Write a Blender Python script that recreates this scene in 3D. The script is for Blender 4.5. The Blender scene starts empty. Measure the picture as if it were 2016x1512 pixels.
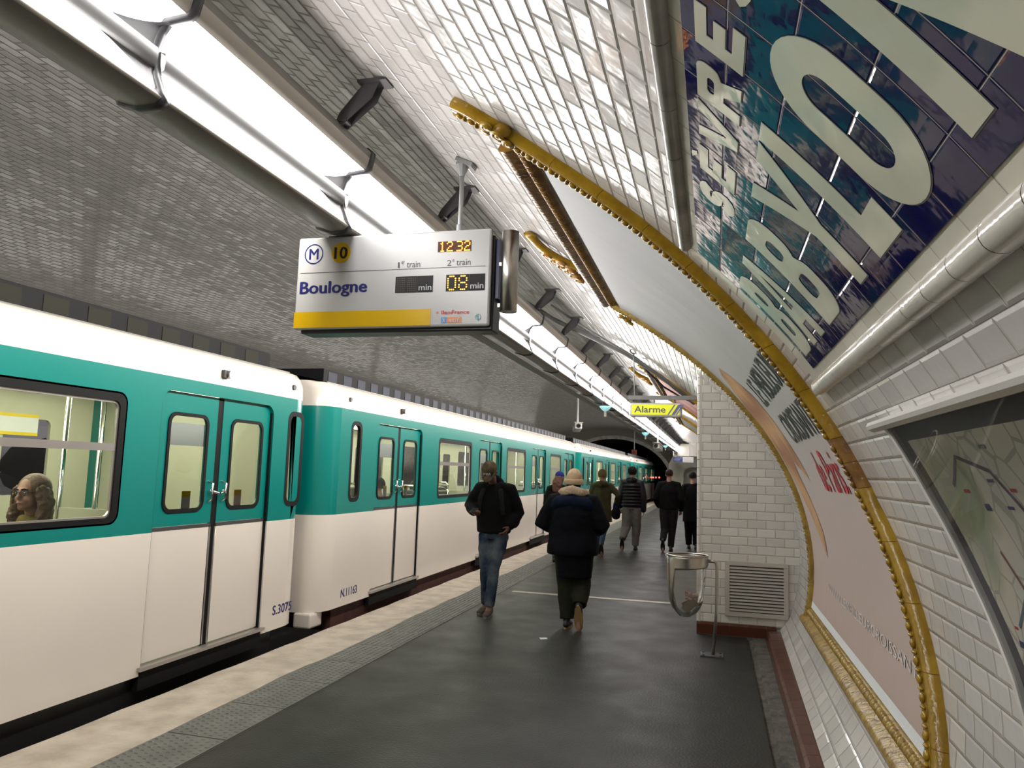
import bpy, bmesh, math, random
from mathutils import Vector, Matrix
random.seed(7)
S = bpy.context.scene
COL = S.collection
R = math.radians
PI = math.pi

# ------------------------------------------------------------------ camera
FPX, CAMH = 1480.0, 1.62
VP = (1405.0, 939.0); ROLL = .032
yc = Vector((VP[0]-1008, -(VP[1]-756), -FPX)); p2 = yc + Vector((1, -ROLL, 0))
zc = p2.cross(yc).normalized()
if zc.y < 0: zc = -zc
yc.normalize(); xc = yc.cross(zc)
rot = Matrix((xc, yc, zc))
cd = bpy.data.cameras.new('camera'); cam = bpy.data.objects.new('camera', cd); COL.objects.link(cam)
cd.sensor_width = 36; cd.lens = FPX/2016*36; cd.clip_end = 200; cd.clip_start = .05
cam.matrix_world = Matrix.Translation((0, 0, CAMH)) @ rot.to_4x4()
S.camera = cam
# ------------------------------------------------------------------ world, exposure
w = bpy.data.worlds.new('world'); S.world = w; w.use_nodes = True
w.node_tree.nodes['Background'].inputs[0].default_value = (.75, .8, .85, 1)
w.node_tree.nodes['Background'].inputs[1].default_value = .02
S.view_settings.view_transform = 'Standard'; S.view_settings.look = 'None'
S.view_settings.exposure = 0.42; S.view_settings.gamma = 1
S.view_settings.use_curve_mapping = False
S.cycles.max_bounces = 7; S.cycles.diffuse_bounces = 4; S.cycles.glossy_bounces = 4
S.cycles.transparent_max_bounces = 16; S.cycles.sample_clamp_indirect = 6
S.cycles.caustics_reflective = False; S.cycles.caustics_refractive = False
LAMP_POWER = 13.0; TRAIN_FILL_POWER = 35.0; FAR_POWER = 1.5

# ------------------------------------------------------------------ helpers
def link(o, parent=None):
    COL.objects.link(o)
    if parent is not None: o.parent = parent
    return o
def tag(o, label=None, cat=None, group=None, kind=None):
    if label: o['label'] = label
    if cat: o['category'] = cat
    if group: o['group'] = group
    if kind: o['kind'] = kind
    return o
def empty(name, loc, rz=0, label=None, cat=None, group=None):
    o = bpy.data.objects.new(name, None); COL.objects.link(o)
    o.location = loc; o.rotation_euler = (0, 0, rz); o.empty_display_size = .1
    return tag(o, label, cat, group)
class MB:
    def __init__(s): s.bm = bmesh.new(); s.uv = None
    def build(s, name, mats, parent=None, smooth=False, world=False, bevel=0):
        me = bpy.data.meshes.new(name); s.bm.normal_update(); s.bm.to_mesh(me); s.bm.free()
        if not isinstance(mats, (list, tuple)): mats = [mats]
        for m in mats: me.materials.append(m)
        if smooth:
            for p in me.polygons: p.use_smooth = True
        o = bpy.data.objects.new(name, me); link(o, parent)
        if parent is not None and world:
            L = Matrix.LocRotScale(parent.location, parent.rotation_euler, parent.scale)
            p = parent.parent
            while p is not None:
                L = Matrix.LocRotScale(p.location, p.rotation_euler, p.scale) @ L; p = p.parent
            me.transform(L.inverted())
        if bevel:
            b = o.modifiers.new('bevel', 'BEVEL'); b.width = bevel; b.segments = 2; b.limit_method = 'ANGLE'
        return o
    def box(s, x0, x1, y0, y1, z0, z1, mi=0, M=None):
        vs = [s.bm.verts.new((x, y, z)) for x in (x0, x1) for y in (y0, y1) for z in (z0, z1)]
        if M is not None:
            for v in vs: v.co = M @ v.co
        for f in ((0,1,3,2),(4,6,7,5),(0,4,5,1),(2,3,7,6),(0,2,6,4),(1,5,7,3)):
            fc = s.bm.faces.new([vs[i] for i in f]); fc.material_index = mi
        return s
    def face(s, pts, mi=0, uvs=None):
        f = s.bm.faces.new([s.bm.verts.new(p) for p in pts]); f.material_index = mi
        if uvs:
            if s.uv is None: s.uv = s.bm.loops.layers.uv.verify()
            for l, u in zip(f.loops, uvs): l[s.uv].uv = u
        return f
    def grid(s, P, U=None, mi=0, closed=False):
        """P[i][j] points, U[i][j] uvs"""
        n = len(P); m = len(P[0])
        V = [[s.bm.verts.new(p) for p in r] for r in P]
        if U is not None and s.uv is None: s.uv = s.bm.loops.layers.uv.verify()
        for i in range(n-1):
            for j in range(m if closed else m-1):
                k = (j+1) % m
                f = s.bm.faces.new((V[i][j], V[i+1][j], V[i+1][k], V[i][k])); f.material_index = mi
                if U is not None:
                    for l, (a, b) in zip(f.loops, ((i, j), (i+1, j), (i+1, k), (i, k))): l[s.uv].uv = U[a][b]
        return V
    def tube(s, pts, radii, n=12, mi=0, cap=True, flat=1.0, up=None, rnd=True):
        """closed tube along pts; radii number or (rx, ry) per point"""
        pts = [Vector(p) for p in pts]
        if not isinstance(radii, (list, tuple)): radii = [radii]*len(pts)
        rr = [(r, r*flat) if not isinstance(r, (list, tuple)) else r for r in radii]
        # rounded ends
        if rnd:
            t0 = (pts[0]-pts[1]).normalized(); t1 = (pts[-1]-pts[-2]).normalized()
            a0 = min(rr[0]); a1 = min(rr[-1])
            pre = [(pts[0]+t0*a0*math.sin(q), (rr[0][0]*math.cos(q), rr[0][1]*math.cos(q))) for q in (1.45, 1.0, .5)]
            post = [(pts[-1]+t1*a1*math.sin(q), (rr[-1][0]*math.cos(q), rr[-1][1]*math.cos(q))) for q in (.5, 1.0, 1.45)]
            pts = [p for p, _ in pre]+pts+[p for p, _ in post]
            rr = [r for _, r in pre]+rr+[r for _, r in post]
        U = Vector(up) if up else None
        rings = []; prev = None
        for i, p in enumerate(pts):
            t = (pts[min(i+1, len(pts)-1)]-pts[max(i-1, 0)])
            t = t.normalized() if t.length > 1e-9 else Vector((0, 0, 1))
            if U is not None: b = U
            elif prev is None: b = Vector((0, 0, 1)) if abs(t.z) < .9 else Vector((0, 1, 0))
            else: b = prev
            ya = (b - t*b.dot(t))
            if ya.length < 1e-6: ya = Vector((1, 0, 0))-t*t.x
            ya.normalize(); xa = ya.cross(t); prev = ya
            rings.append([p + xa*rr[i][0]*math.cos(2*PI*k/n) + ya*rr[i][1]*math.sin(2*PI*k/n) for k in range(n)])
        V = s.grid(rings, closed=True, mi=mi)
        if cap:
            f = s.bm.faces.new(V[0]); f.material_index = mi
            f = s.bm.faces.new(list(reversed(V[-1]))); f.material_index = mi
        return s
    def cyl(s, a, b, r, n=16, mi=0, r2=None): return s.tube([a, b], [r, r if r2 is None else r2], n=n, mi=mi, rnd=False)
    def ball(s, c, r, n=14, mi=0, M=None):
        if not isinstance(r, (list, tuple)): r = (r, r, r)
        c = Vector(c); P = []
        for i in range(1, n//2+2):
            a = PI*(i-.5)/(n//2+1) - PI/2
            P.append([Vector((r[0]*math.cos(a)*math.cos(2*PI*k/n), r[1]*math.cos(a)*math.sin(2*PI*k/n), r[2]*math.sin(a))) for k in range(n)])
        if M is not None: P = [[M @ q for q in row] for row in P]
        P = [[q+c for q in row] for row in P]
        V = s.grid(P, closed=True, mi=mi)
        s.bm.faces.new(list(reversed(V[0]))).material_index = mi
        s.bm.faces.new(V[-1]).material_index = mi
        return s
def fixn(o):
    bm = bmesh.new(); bm.from_mesh(o.data); bmesh.ops.recalc_face_normals(bm, faces=bm.faces); bm.to_mesh(o.data); bm.free(); return o

# ---- text and outlines as mesh data (flat in local XY)
def text_mesh(body, size=1.0, bold=0.0, extrude=0.0, sx=1.0, shear=0.0, align='LEFT', spacing=1.0, res=3):
    c = bpy.data.curves.new('t', 'FONT'); c.body = body; c.size = size; c.offset = bold; c.extrude = extrude
    bold_, c.offset = bold, 0
    c.shear = shear; c.align_x = align; c.space_character = spacing; c.resolution_u = res
    o = bpy.data.objects.new('t', c); COL.objects.link(o)
    dg = bpy.context.evaluated_depsgraph_get(); dg.update()
    me = bpy.data.meshes.new_from_object(o.evaluated_get(dg))
    bpy.data.objects.remove(o); bpy.data.curves.remove(c)
    if bold_:
        bm = bmesh.new()
        for k, (dx, dy) in enumerate(((-1, 0), (1, 0), (-.5, .6), (.5, -.6), (0, 0))):
            m2 = me.copy(); m2.transform(Matrix.Translation((dx*bold_*size, dy*bold_*size*.8, .0002*k*size))); bm.from_mesh(m2); bpy.data.meshes.remove(m2)
        bm.to_mesh(me); bm.free()
    return me
def outline_mesh(loops, extrude=0.0):
    """flat filled area with holes from loops of (x, y)"""
    c = bpy.data.curves.new('o', 'CURVE'); c.dimensions = '2D'; c.fill_mode = 'BOTH'; c.extrude = extrude
    for lp in loops:
        sp = c.splines.new('POLY'); sp.points.add(len(lp)-1)
        for p, q in zip(sp.points, lp): p.co = (q[0], q[1], 0, 1)
        sp.use_cyclic_u = True
    o = bpy.data.objects.new('o', c); COL.objects.link(o)
    dg = bpy.context.evaluated_depsgraph_get(); dg.update()
    me = bpy.data.meshes.new_from_object(o.evaluated_get(dg))
    bpy.data.objects.remove(o); bpy.data.curves.remove(c)
    return me
def mesh_size(me):
    xs = [v.co.x for v in me.vertices]; ys = [v.co.y for v in me.vertices]
    return min(xs), max(xs), min(ys), max(ys)
def fit(me, x0, x1, y0, y1):
    a, b, c, d = mesh_size(me)
    for v in me.vertices:
        v.co.x = x0+(v.co.x-a)/max(b-a, 1e-9)*(x1-x0); v.co.y = y0+(v.co.y-c)/max(d-c, 1e-9)*(y1-y0)
    return me
def put(me, name, mat, parent=None, M=None):
    if M is not None: me.transform(M)
    me.materials.clear(); me.materials.append(mat)
    o = bpy.data.objects.new(name, me); return link(o, parent)
def rrect(x0, x1, y0, y1, r, n=6):
    r = min(r, (x1-x0)/2-1e-4, (y1-y0)/2-1e-4); out = []
    for cx, cy, a in ((x1-r, y1-r, 0), (x0+r, y1-r, 90), (x0+r, y0+r, 180), (x1-r, y0+r, 270)):
        for k in range(n+1):
            t = R(a+90*k/n); out.append((cx+r*math.cos(t), cy+r*math.sin(t)))
    return out
# orientation matrices: local XY -> world
def M_front(X, Y, Z):      # faces the camera (-Y): x->+X, y->+Z, z->-Y
    return Matrix(((1, 0, 0, X), (0, 0, -1, Y), (0, 1, 0, Z), (0, 0, 0, 1)))
def M_side(X):             # lies in the plane X=const facing +X: x->+Y, y->+Z, z->+X
    return Matrix(((0, 0, 1, X), (1, 0, 0, 0), (0, 1, 0, 0), (0, 0, 0, 1)))

# ------------------------------------------------------------------ materials
def mat(name, col, rough=.5, metal=0, spec=.5, emit=None, es=0, noise=0, nscale=8, bump=0, bscale=40, coat=0, col2=None, rvar=0):
    m = bpy.data.materials.new(name); m.use_nodes = True; nt = m.node_tree; N = nt.nodes; L = nt.links
    b = N['Principled BSDF']; b.inputs['Base Color'].default_value = (*col, 1)
    b.inputs['Roughness'].default_value = rough; b.inputs['Metallic'].default_value = metal
    b.inputs['Specular IOR Level'].default_value = spec; b.inputs['Coat Weight'].default_value = coat
    b.inputs['Coat Roughness'].default_value = .08
    if emit: b.inputs['Emission Color'].default_value = (*emit, 1); b.inputs['Emission Strength'].default_value = es
    tc = N.new('ShaderNodeTexCoord')
    if noise or col2 or rvar:
        nz = N.new('ShaderNodeTexNoise'); nz.inputs['Scale'].default_value = nscale; nz.inputs['Detail'].default_value = 5
        L.new(tc.outputs['Object'], nz.inputs['Vector'])
        cr = N.new('ShaderNodeValToRGB'); L.new(nz.outputs['Fac'], cr.inputs['Fac'])
        c2 = col2 or tuple(max(0, c*(1-noise)) for c in col); c1 = col if col2 else tuple(min(1, c*(1+noise)) for c in col)
        cr.color_ramp.elements[0].color = (*c2, 1); cr.color_ramp.elements[1].color = (*c1, 1)
        cr.color_ramp.elements[0].position = .35; cr.color_ramp.elements[1].position = .65
        if noise or col2: L.new(cr.outputs['Color'], b.inputs['Base Color'])
        if rvar:
            mr = N.new('ShaderNodeMapRange'); mr.inputs['From Min'].default_value = .3; mr.inputs['From Max'].default_value = .7
            mr.inputs['To Min'].default_value = rough-rvar; mr.inputs['To Max'].default_value = rough+rvar
            L.new(nz.outputs['Fac'], mr.inputs['Value']); L.new(mr.outputs[0], b.inputs['Roughness'])
    if bump:
        n2 = N.new('ShaderNodeTexNoise'); n2.inputs['Scale'].default_value = bscale; n2.inputs['Detail'].default_value = 4
        L.new(tc.outputs['Object'], n2.inputs['Vector'])
        bp = N.new('ShaderNodeBump'); bp.inputs['Distance'].default_value = bump
        L.new(n2.outputs['Fac'], bp.inputs['Height']); L.new(bp.outputs[0], b.inputs['Normal'])
    return m
def math_node(N, L, op, a, b=None, clamp=False):
    n = N.new('ShaderNodeMath'); n.operation = op; n.use_clamp = clamp
    for i, v in enumerate((a, b)):
        if v is None: continue
        if isinstance(v, (int, float)): n.inputs[i].default_value = v
        else: L.new(v, n.inputs[i])
    return n.outputs[0]
def tile_mat(name, tw, th, col, grout, rough=.12, bevel=.011, height=.004, tilt=.03, running=True, wav=.0006, gw=.0015, colvar=.12, dirt=0.0):
    m = bpy.data.materials.new(name); m.use_nodes = True; nt = m.node_tree; N = nt.nodes; L = nt.links
    b = N['Principled BSDF']; b.inputs['Roughness'].default_value = rough
    b.inputs['Specular IOR Level'].default_value = .4
    uv = N.new('ShaderNodeUVMap'); sp = N.new('ShaderNodeSeparateXYZ'); L.new(uv.outputs[0], sp.inputs[0])
    mm = lambda op, a, b_=None, c=False: math_node(N, L, op, a, b_, c)
    v = mm('DIVIDE', sp.outputs[1], th); row = mm('FLOOR', v); cy = mm('SUBTRACT', v, row)
    u = mm('DIVIDE', sp.outputs[0], tw)
    if running: u = mm('ADD', u, mm('MULTIPLY', mm('FLOORED_MODULO', row, 2), .5))
    colid = mm('FLOOR', u); cx = mm('SUBTRACT', u, colid)
    dx = mm('MULTIPLY', mm('MINIMUM', cx, mm('SUBTRACT', 1, cx)), tw)
    dy = mm('MULTIPLY', mm('MINIMUM', cy, mm('SUBTRACT', 1, cy)), th)
    d = mm('MINIMUM', dx, dy)
    hgt = mm('MULTIPLY', mm('DIVIDE', d, bevel, True), height)
    cb = N.new('ShaderNodeCombineXYZ'); L.new(colid, cb.inputs[0]); L.new(row, cb.inputs[1])
    wn = N.new('ShaderNodeTexWhiteNoise'); wn.noise_dimensions = '2D'; L.new(cb.outputs[0], wn.inputs['Vector'])
    ws = N.new('ShaderNodeSeparateColor'); L.new(wn.outputs['Color'], ws.inputs[0])
    t1 = mm('MULTIPLY', mm('MULTIPLY', mm('SUBTRACT', ws.outputs[0], .5), mm('SUBTRACT', cx, .5)), tilt*tw)
    t2 = mm('MULTIPLY', mm('MULTIPLY', mm('SUBTRACT', ws.outputs[1], .5), mm('SUBTRACT', cy, .5)), tilt*th)
    hgt = mm('ADD', hgt, mm('ADD', t1, t2))
    nz = N.new('ShaderNodeTexNoise'); nz.inputs['Scale'].default_value = 14; nz.inputs['Detail'].default_value = 2
    L.new(uv.outputs[0], nz.inputs['Vector'])
    hgt = mm('ADD', hgt, mm('MULTIPLY', nz.outputs['Fac'], wav))
    bp = N.new('ShaderNodeBump'); bp.inputs['Distance'].default_value = 1.0; bp.inputs['Strength'].default_value = 1
    L.new(hgt, bp.inputs['Height']); L.new(bp.outputs[0], b.inputs['Normal'])
    cr = N.new('ShaderNodeMix'); cr.data_type = 'RGBA'
    cr.inputs[6].default_value = (*[c*(1-colvar) for c in col], 1); cr.inputs[7].default_value = (*[min(1, c*(1+colvar*.5)) for c in col], 1)
    L.new(ws.outputs[2], cr.inputs[0])
    base = cr.outputs[2]
    if dirt:
        n3 = N.new('ShaderNodeTexNoise'); n3.inputs['Scale'].default_value = 1.1; n3.inputs['Detail'].default_value = 8; n3.inputs['Roughness'].default_value = .7
        L.new(uv.outputs[0], n3.inputs['Vector'])
        mr = N.new('ShaderNodeMapRange'); mr.inputs['From Min'].default_value = .62; mr.inputs['From Max'].default_value = .75
        L.new(n3.outputs['Fac'], mr.inputs['Value'])
        k = mm('MULTIPLY', mr.outputs[0], dirt)
        md = N.new('ShaderNodeMix'); md.data_type = 'RGBA'; L.new(k, md.inputs[0]); L.new(base, md.inputs[6]); md.inputs[7].default_value = (.16, .11, .07, 1)
        base = md.outputs[2]
    g = N.new('ShaderNodeMix'); g.data_type = 'RGBA'; L.new(mm('LESS_THAN', d, gw), g.inputs[0])
    L.new(base, g.inputs[6]); g.inputs[7].default_value = (*grout, 1); L.new(g.outputs[2], b.inputs['Base Color'])
    rr = mm('ADD', mm('MULTIPLY', mm('LESS_THAN', d, gw), .5), rough); L.new(rr, b.inputs['Roughness'])
    return m
def glass_mat(name, tint=(.9, .95, .92), ior=1.5, rough=.02, haze=0, hazecol=(.7, .7, .68)):
    m = bpy.data.materials.new(name); m.use_nodes = True; nt = m.node_tree; N = nt.nodes; L = nt.links
    N.remove(N['Principled BSDF']); out = N['Material Output']
    t = N.new('ShaderNodeBsdfTransparent'); t.inputs[0].default_value = (*tint, 1)
    g = N.new('ShaderNodeBsdfGlossy'); g.inputs['Roughness'].default_value = rough; g.inputs['Color'].default_value = (1, 1, 1, 1)
    fr = N.new('ShaderNodeFresnel'); fr.inputs[0].default_value = ior
    mx = N.new('ShaderNodeMixShader'); L.new(fr.outputs[0], mx.inputs[0]); L.new(t.outputs[0], mx.inputs[1]); L.new(g.outputs[0], mx.inputs[2])
    res = mx.outputs[0]
    if haze:
        d = N.new('ShaderNodeBsdfTranslucent'); d.inputs[0].default_value = (*hazecol, 1); d2 = N.new('ShaderNodeBsdfDiffuse'); d2.inputs[0].default_value = (*hazecol, 1)
        ad = N.new('ShaderNodeMixShader'); ad.inputs[0].default_value = .5; L.new(d.outputs[0], ad.inputs[1]); L.new(d2.outputs[0], ad.inputs[2])
        m2 = N.new('ShaderNodeMixShader'); m2.inputs[0].default_value = haze; L.new(res, m2.inputs[1]); L.new(ad.outputs[0], m2.inputs[2]); res = m2.outputs[0]
    L.new(res, out.inputs[0]); return m

T_W, T_H = .18, .0885
M = {}
M['tile'] = tile_mat('wall_tile', T_W, T_H, (.58, .56, .535), (.2, .175, .155), rough=.16, tilt=.05, dirt=.35, height=.0045, wav=.002)
M['tile_pier'] = tile_mat('pier_tile', .181, .0885, (.72, .69, .64), (.30, .28, .24), rough=.2, tilt=.01, height=.004, wav=.0003, bevel=.009)
M['brown_tile'] = tile_mat('plinth_tile', .181, .14, (.085, .026, .014), (.05, .03, .02), rough=.25, tilt=.02, running=False, height=.002, bevel=.006)
M['ceramic'] = mat('white_ceramic', (.62, .59, .53), .12, noise=.08, nscale=3, bump=.002, bscale=18)
M['grey_ceramic'] = mat('grey_glazed_ceramic', (.36, .34, .31), .18, noise=.2, nscale=5, bump=.002, bscale=15)
M['gold'] = mat('honey_glazed_ceramic', (.36, .215, .014), .18, col2=(.26, .145, .010), nscale=9, bump=.004, bscale=35)
M['brown_glaze'] = mat('brown_glazed_ceramic', (.30, .155, .03), .2, col2=(.16, .07, .018), nscale=9, bump=.004, bscale=35)
M['gold_dirty'] = mat('worn_honey_ceramic', (.38, .25, .05), .22, col2=(.24, .15, .03), nscale=14, bump=.006, bscale=40)
M['scroll'] = mat('reddish_glazed_scroll', (.33, .13, .045), .15, col2=(.5, .33, .1), nscale=20)
M['blue_tile'] = mat('cobalt_glaze', (.012, .018, .12), .06, col2=(.01, .035, .13), nscale=4, bump=.002, bscale=10)
M['letter_cream'] = mat('cream_glaze', (.52, .53, .42), .08, noise=.08, nscale=4, bump=.002, bscale=9)
M['joint'] = mat('dark_joint', (.06, .055, .06), .8)
M['poster_white'] = mat('poster_paper', (.60, .555, .53), .32, noise=.03, nscale=2)
M['ink_dark'] = mat('dark_green_ink', (.03, .05, .045), .4)
M['ink_red'] = mat('red_ink', (.55, .02, .04), .4)
M['ink_pale'] = mat('pale_ink', (.72, .68, .68), .4)
M['torn'] = mat('torn_paper', (.75, .77, .8), .6, bump=.003)
M['white_metal'] = mat('white_enamel', (.62, .60, .57), .3)
M['sign_white'] = mat('sign_white_enamel', (.44, .44, .44), .25)
M['navy'] = mat('navy_print', (.012, .015, .12), .35)
M['black'] = mat('black_plastic', (.012, .012, .013), .35)
M['ochre'] = mat('ochre_yellow', (.58, .36, .0), .3)
M['steel'] = mat('brushed_steel', (.55, .52, .47), .3, metal=1, noise=.08, nscale=20)
M['dark_steel'] = mat('dark_grey_steel', (.11, .11, .115), .5, metal=.6)
M['grey_paint'] = mat('grey_paint', (.25, .245, .24), .5, noise=.1)
M['beige_metal'] = mat('beige_lacquer', (.50, .46, .41), .3)
M['housing'] = mat('lamp_housing', (.22, .21, .19), .4)
M['gasket'] = mat('grey_gasket', (.05, .05, .055), .35)
M['reflector'] = mat('lamp_reflector', (.20, .20, .20), .5, spec=.2)
M['bracket_grey'] = mat('bracket_grey', (.085, .08, .085), .5)
M['moulding'] = mat('grey_lamp_moulding', (.13, .13, .135), .4, spec=.3)
M['conduit'] = mat('conduit', (.30, .30, .30), .5)
M['diffuser'] = mat('lit_diffuser', (.9, .9, .9), .4, emit=(1, .97, .95), es=LAMP_POWER)
M['diffuser_back'] = mat('lit_back_diffuser', (.9, .9, .9), .4, emit=(1, .95, .88), es=TRAIN_FILL_POWER)  # glow of the added fill panel aimed at the train
M['diffuser_far'] = mat('lit_far_diffuser', (.9, .9, .9), .4, emit=(1, .96, .9), es=FAR_POWER)
M['led'] = mat('amber_led', (.9, .30, .02), .4, emit=(1, .38, .03), es=7)
M['led_off'] = mat('unlit_led', (.10, .10, .09), .6)
M['asphalt'] = mat('platform_asphalt', (.024, .025, .0215), .46, noise=.09, nscale=2.6, bump=.003, bscale=60, rvar=.07, spec=.22)
M['edge'] = mat('edge_stone', (.52, .465, .385), .55, col2=(.36, .31, .25), nscale=5, bump=.004, bscale=30)
M['tactile'] = mat('tactile_rubber', (.13, .132, .118), .5, noise=.15, nscale=6)
M['gutter'] = mat('gutter_concrete', (.13, .12, .10), .7, col2=(.05, .048, .042), nscale=9, bump=.02, bscale=20)
M['ballast'] = mat('track_ballast', (.03, .028, .025), .9, bump=.05, bscale=25)
M['line'] = mat('worn_line_paint', (.42, .39, .32), .5, noise=.15, nscale=12)
M['teal'] = mat('teal_lacquer', (.0, .165, .145), .25, coat=.1)
M['train_white'] = mat('train_cream_lacquer', (.64, .585, .525), .2, coat=.3, noise=.02, nscale=1)
M['rubber'] = mat('black_rubber', (.006, .006, .006), .6, spec=.15)
M['alu'] = mat('window_aluminium', (.45, .42, .40), .3, metal=.8)
M['inner'] = mat('cream_interior', (.50, .50, .38), .5)
M['inner_grey'] = mat('grey_interior', (.20, .20, .17), .6)
M['seat_green'] = mat('green_seat', (.03, .12, .09), .6)
M['seat_grey'] = mat('grey_seat', (.09, .09, .09), .6)
M['chrome'] = mat('chrome', (.75, .75, .72), .12, metal=1)
M['car_light'] = mat('car_ceiling_lamp', (.9, .9, .8), .5, emit=(1, .98, .78), es=11.0)
M['under'] = mat('dark_red_underframe', (.055, .018, .014), .6, noise=.3)
M['roof_dark'] = mat('dark_roof', (.007, .007, .008), .7, spec=.2)
M['roof_olive'] = mat('olive_louver', (.014, .014, .008), .7, spec=.2)
M['roof_blue'] = mat('blue_louver', (.005, .008, .022), .6, spec=.3)
M['glass'] = glass_mat('window_glass', (.88, .92, .88))
M['map_glass'] = glass_mat('map_glass', (.97, .97, .97), ior=1.22)
M['bag'] = glass_mat('clear_bag', (.92, .92, .88), haze=.16, ior=1.3)
M['yellow_sticker'] = mat('yellow_sticker', (.75, .55, .02), .4)
M['white_sticker'] = mat('white_sticker', (.70, .72, .72), .4)
M['pink'] = mat('pink_litter', (.55, .30, .25), .7)
M['red'] = mat('red_print', (.55, .03, .03), .4)
M['tunnel'] = mat('sooty_tunnel', (.03, .028, .026), .9)
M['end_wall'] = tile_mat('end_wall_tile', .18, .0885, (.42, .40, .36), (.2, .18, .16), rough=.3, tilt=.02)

# ------------------------------------------------------------------ vault geometry
VA, VB, VXC, VZC = 7.0, 3.6, -6.15, .85
def V_at(th, Y, off=0): return Vector((VXC+(VA-off)*math.cos(th), Y, VZC+(VB-off)*math.sin(th)))
def W(z, Y, off=0): return V_at(math.asin(max(-1, min(1, (z-VZC)/VB))), Y, off)
TH0 = math.asin((0-VZC)/VB); NS = 4000
_arc = [0.0]
for _i in range(NS):
    a = TH0+(PI-2*TH0)*_i/NS; b = TH0+(PI-2*TH0)*(_i+1)/NS
    _arc.append(_arc[-1]+(V_at(b, 0)-V_at(a, 0)).length)
def arc(th): return _arc[max(0, min(NS, int((th-TH0)/(PI-2*TH0)*NS)))]
def arc_z(z): return arc(math.asin((z-VZC)/VB))
def z_of_arc(s):
    lo, hi = 0, NS//2
    while hi-lo > 1:
        m = (lo+hi)//2
        if _arc[m] < s: lo = m
        else: hi = m
    f = (s-_arc[lo])/max(1e-9, _arc[hi]-_arc[lo])
    return VZC+VB*math.sin(TH0+(PI-2*TH0)*(lo+f)/NS)
Y_NEAR, Y_END = -3.0, 48.0
mb = MB(); P = []; U = []
for i in range(131):
    th = TH0+(PI-2*TH0)*i/130
    P.append([V_at(th, y) for y in (Y_NEAR, 4, 12, 24, 36, Y_END)]); U.append([(y, arc(th)) for y in (Y_NEAR, 4, 12, 24, 36, Y_END)])
mb.grid(P, U)
tag(mb.build('ceiling', M['tile'], smooth=True), kind='structure')

# far end wall with tunnel mouth
def tun(a, r=0): return (VXC+(3.55+r)*math.cos(a), -1.2+(4.95+r)*math.sin(a)) if True else None
TUN = [(-6.15+3.45+.0, -1.3), (-2.72, .6)]
def mouth(r): # right side up and over to left side
    pts = []
    for k in range(25):
        a = R(-5+190*k/24); pts.append((VXC+(3.6+r)*math.cos(a), 1.1+(2.72+r)*math.sin(a)))
    return [(pts[0][0], -1.3)]+pts+[(pts[-1][0], -1.3)]
loop_out = [(VXC+VA*1.01*math.cos(TH0+(PI-2*TH0)*i/60), VZC+VB*1.01*math.sin(TH0+(PI-2*TH0)*i/60)) for i in range(61)]
loop_out = [(loop_out[0][0], -1.3)]+loop_out+[(loop_out[-1][0], -1.3)]
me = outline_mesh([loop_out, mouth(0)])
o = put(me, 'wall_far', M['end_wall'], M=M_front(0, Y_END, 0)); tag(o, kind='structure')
mb = MB(); m_in = mouth(0); m_out = mouth(.22)
mb.grid([[(x, Y_END-.12, z) for x, z in m_out], [(x, Y_END-.12, z) for x, z in m_in], [(x, Y_END+.02, z) for x, z in m_in]])
mb.grid([[(x, Y_END+.0, z) for x, z in m_out], [(x, Y_END-.12, z) for x, z in m_out]])
tag(mb.build('trim_1', M['grey_ceramic']), kind='structure')
mb = MB(); mb.grid([[(x, y, z) for x, z in mouth(.02)] for y in (Y_END, 66)])
mb.face([(x, 66, z) for x, z in mouth(.02)])
tag(mb.build('wall_tunnel', M['tunnel']), kind='structure')
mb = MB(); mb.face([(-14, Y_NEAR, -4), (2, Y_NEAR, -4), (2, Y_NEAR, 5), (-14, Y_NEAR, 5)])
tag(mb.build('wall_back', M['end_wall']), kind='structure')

# ------------------------------------------------------------------ platform floor
EDGE, TL, TR_, GUT, PLX = -3.72, -3.16, -2.74, .33, .48
mb = MB()
mb.box(TR_, GUT, Y_NEAR, Y_END, -.2, 0)
tag(mb.build('floor', M['asphalt']), kind='structure')
mb = MB(); P = []   # white edge strip with a wavy inner border
n = 260
for i in range(n+1):
    y = Y_NEAR+(Y_END-Y_NEAR)*i/n
    wv = .012*math.sin(y*2.1)+.01*math.sin(y*5.3+1)+random.uniform(-.006, .006)
    we = .006*math.sin(y*7)+random.uniform(-.004, .004)
    P.append([(EDGE+we, y, -.9), (EDGE+we, y, -.02), (EDGE+.02+we, y, .002), (TL+wv, y, .004), (TL+wv, y, -.1)])
mb.grid(P); fixn(tag(mb.build('trim_2', M['edge']), kind='structure'))
# tactile slabs
mb = MB(); mb.box(TL-.03, TR_, Y_NEAR, Y_END, -.1, .0)
yy = .3
while yy < 30:
    L_ = .62
    mb.box(TL+.012, TR_-.004, yy+.006, yy+L_-.006, 0, .006)
    if yy < 16:
        for r_ in range(12):
            for q in range(8):
                bx = TL+.04+q*.05; by = yy+.035+r_*.05+(.0 if q % 2 else .02)
                if by < yy+L_-.02:
                    v = [mb.bm.verts.new((bx+dx*k, by+dy*k, z)) for (z, k) in ((.006, 1), (.011, .6)) for dx, dy in ((-.014, -.01), (.014, -.01), (.014, .01), (-.014, .01))]
                    mb.bm.faces.new(v[4:8])
                    for e in range(4): mb.bm.faces.new((v[e], v[(e+1) % 4], v[4+(e+1) % 4], v[4+e]))
    yy += L_
tag(mb.build('trim_3', M['tactile']), kind='structure')
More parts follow.
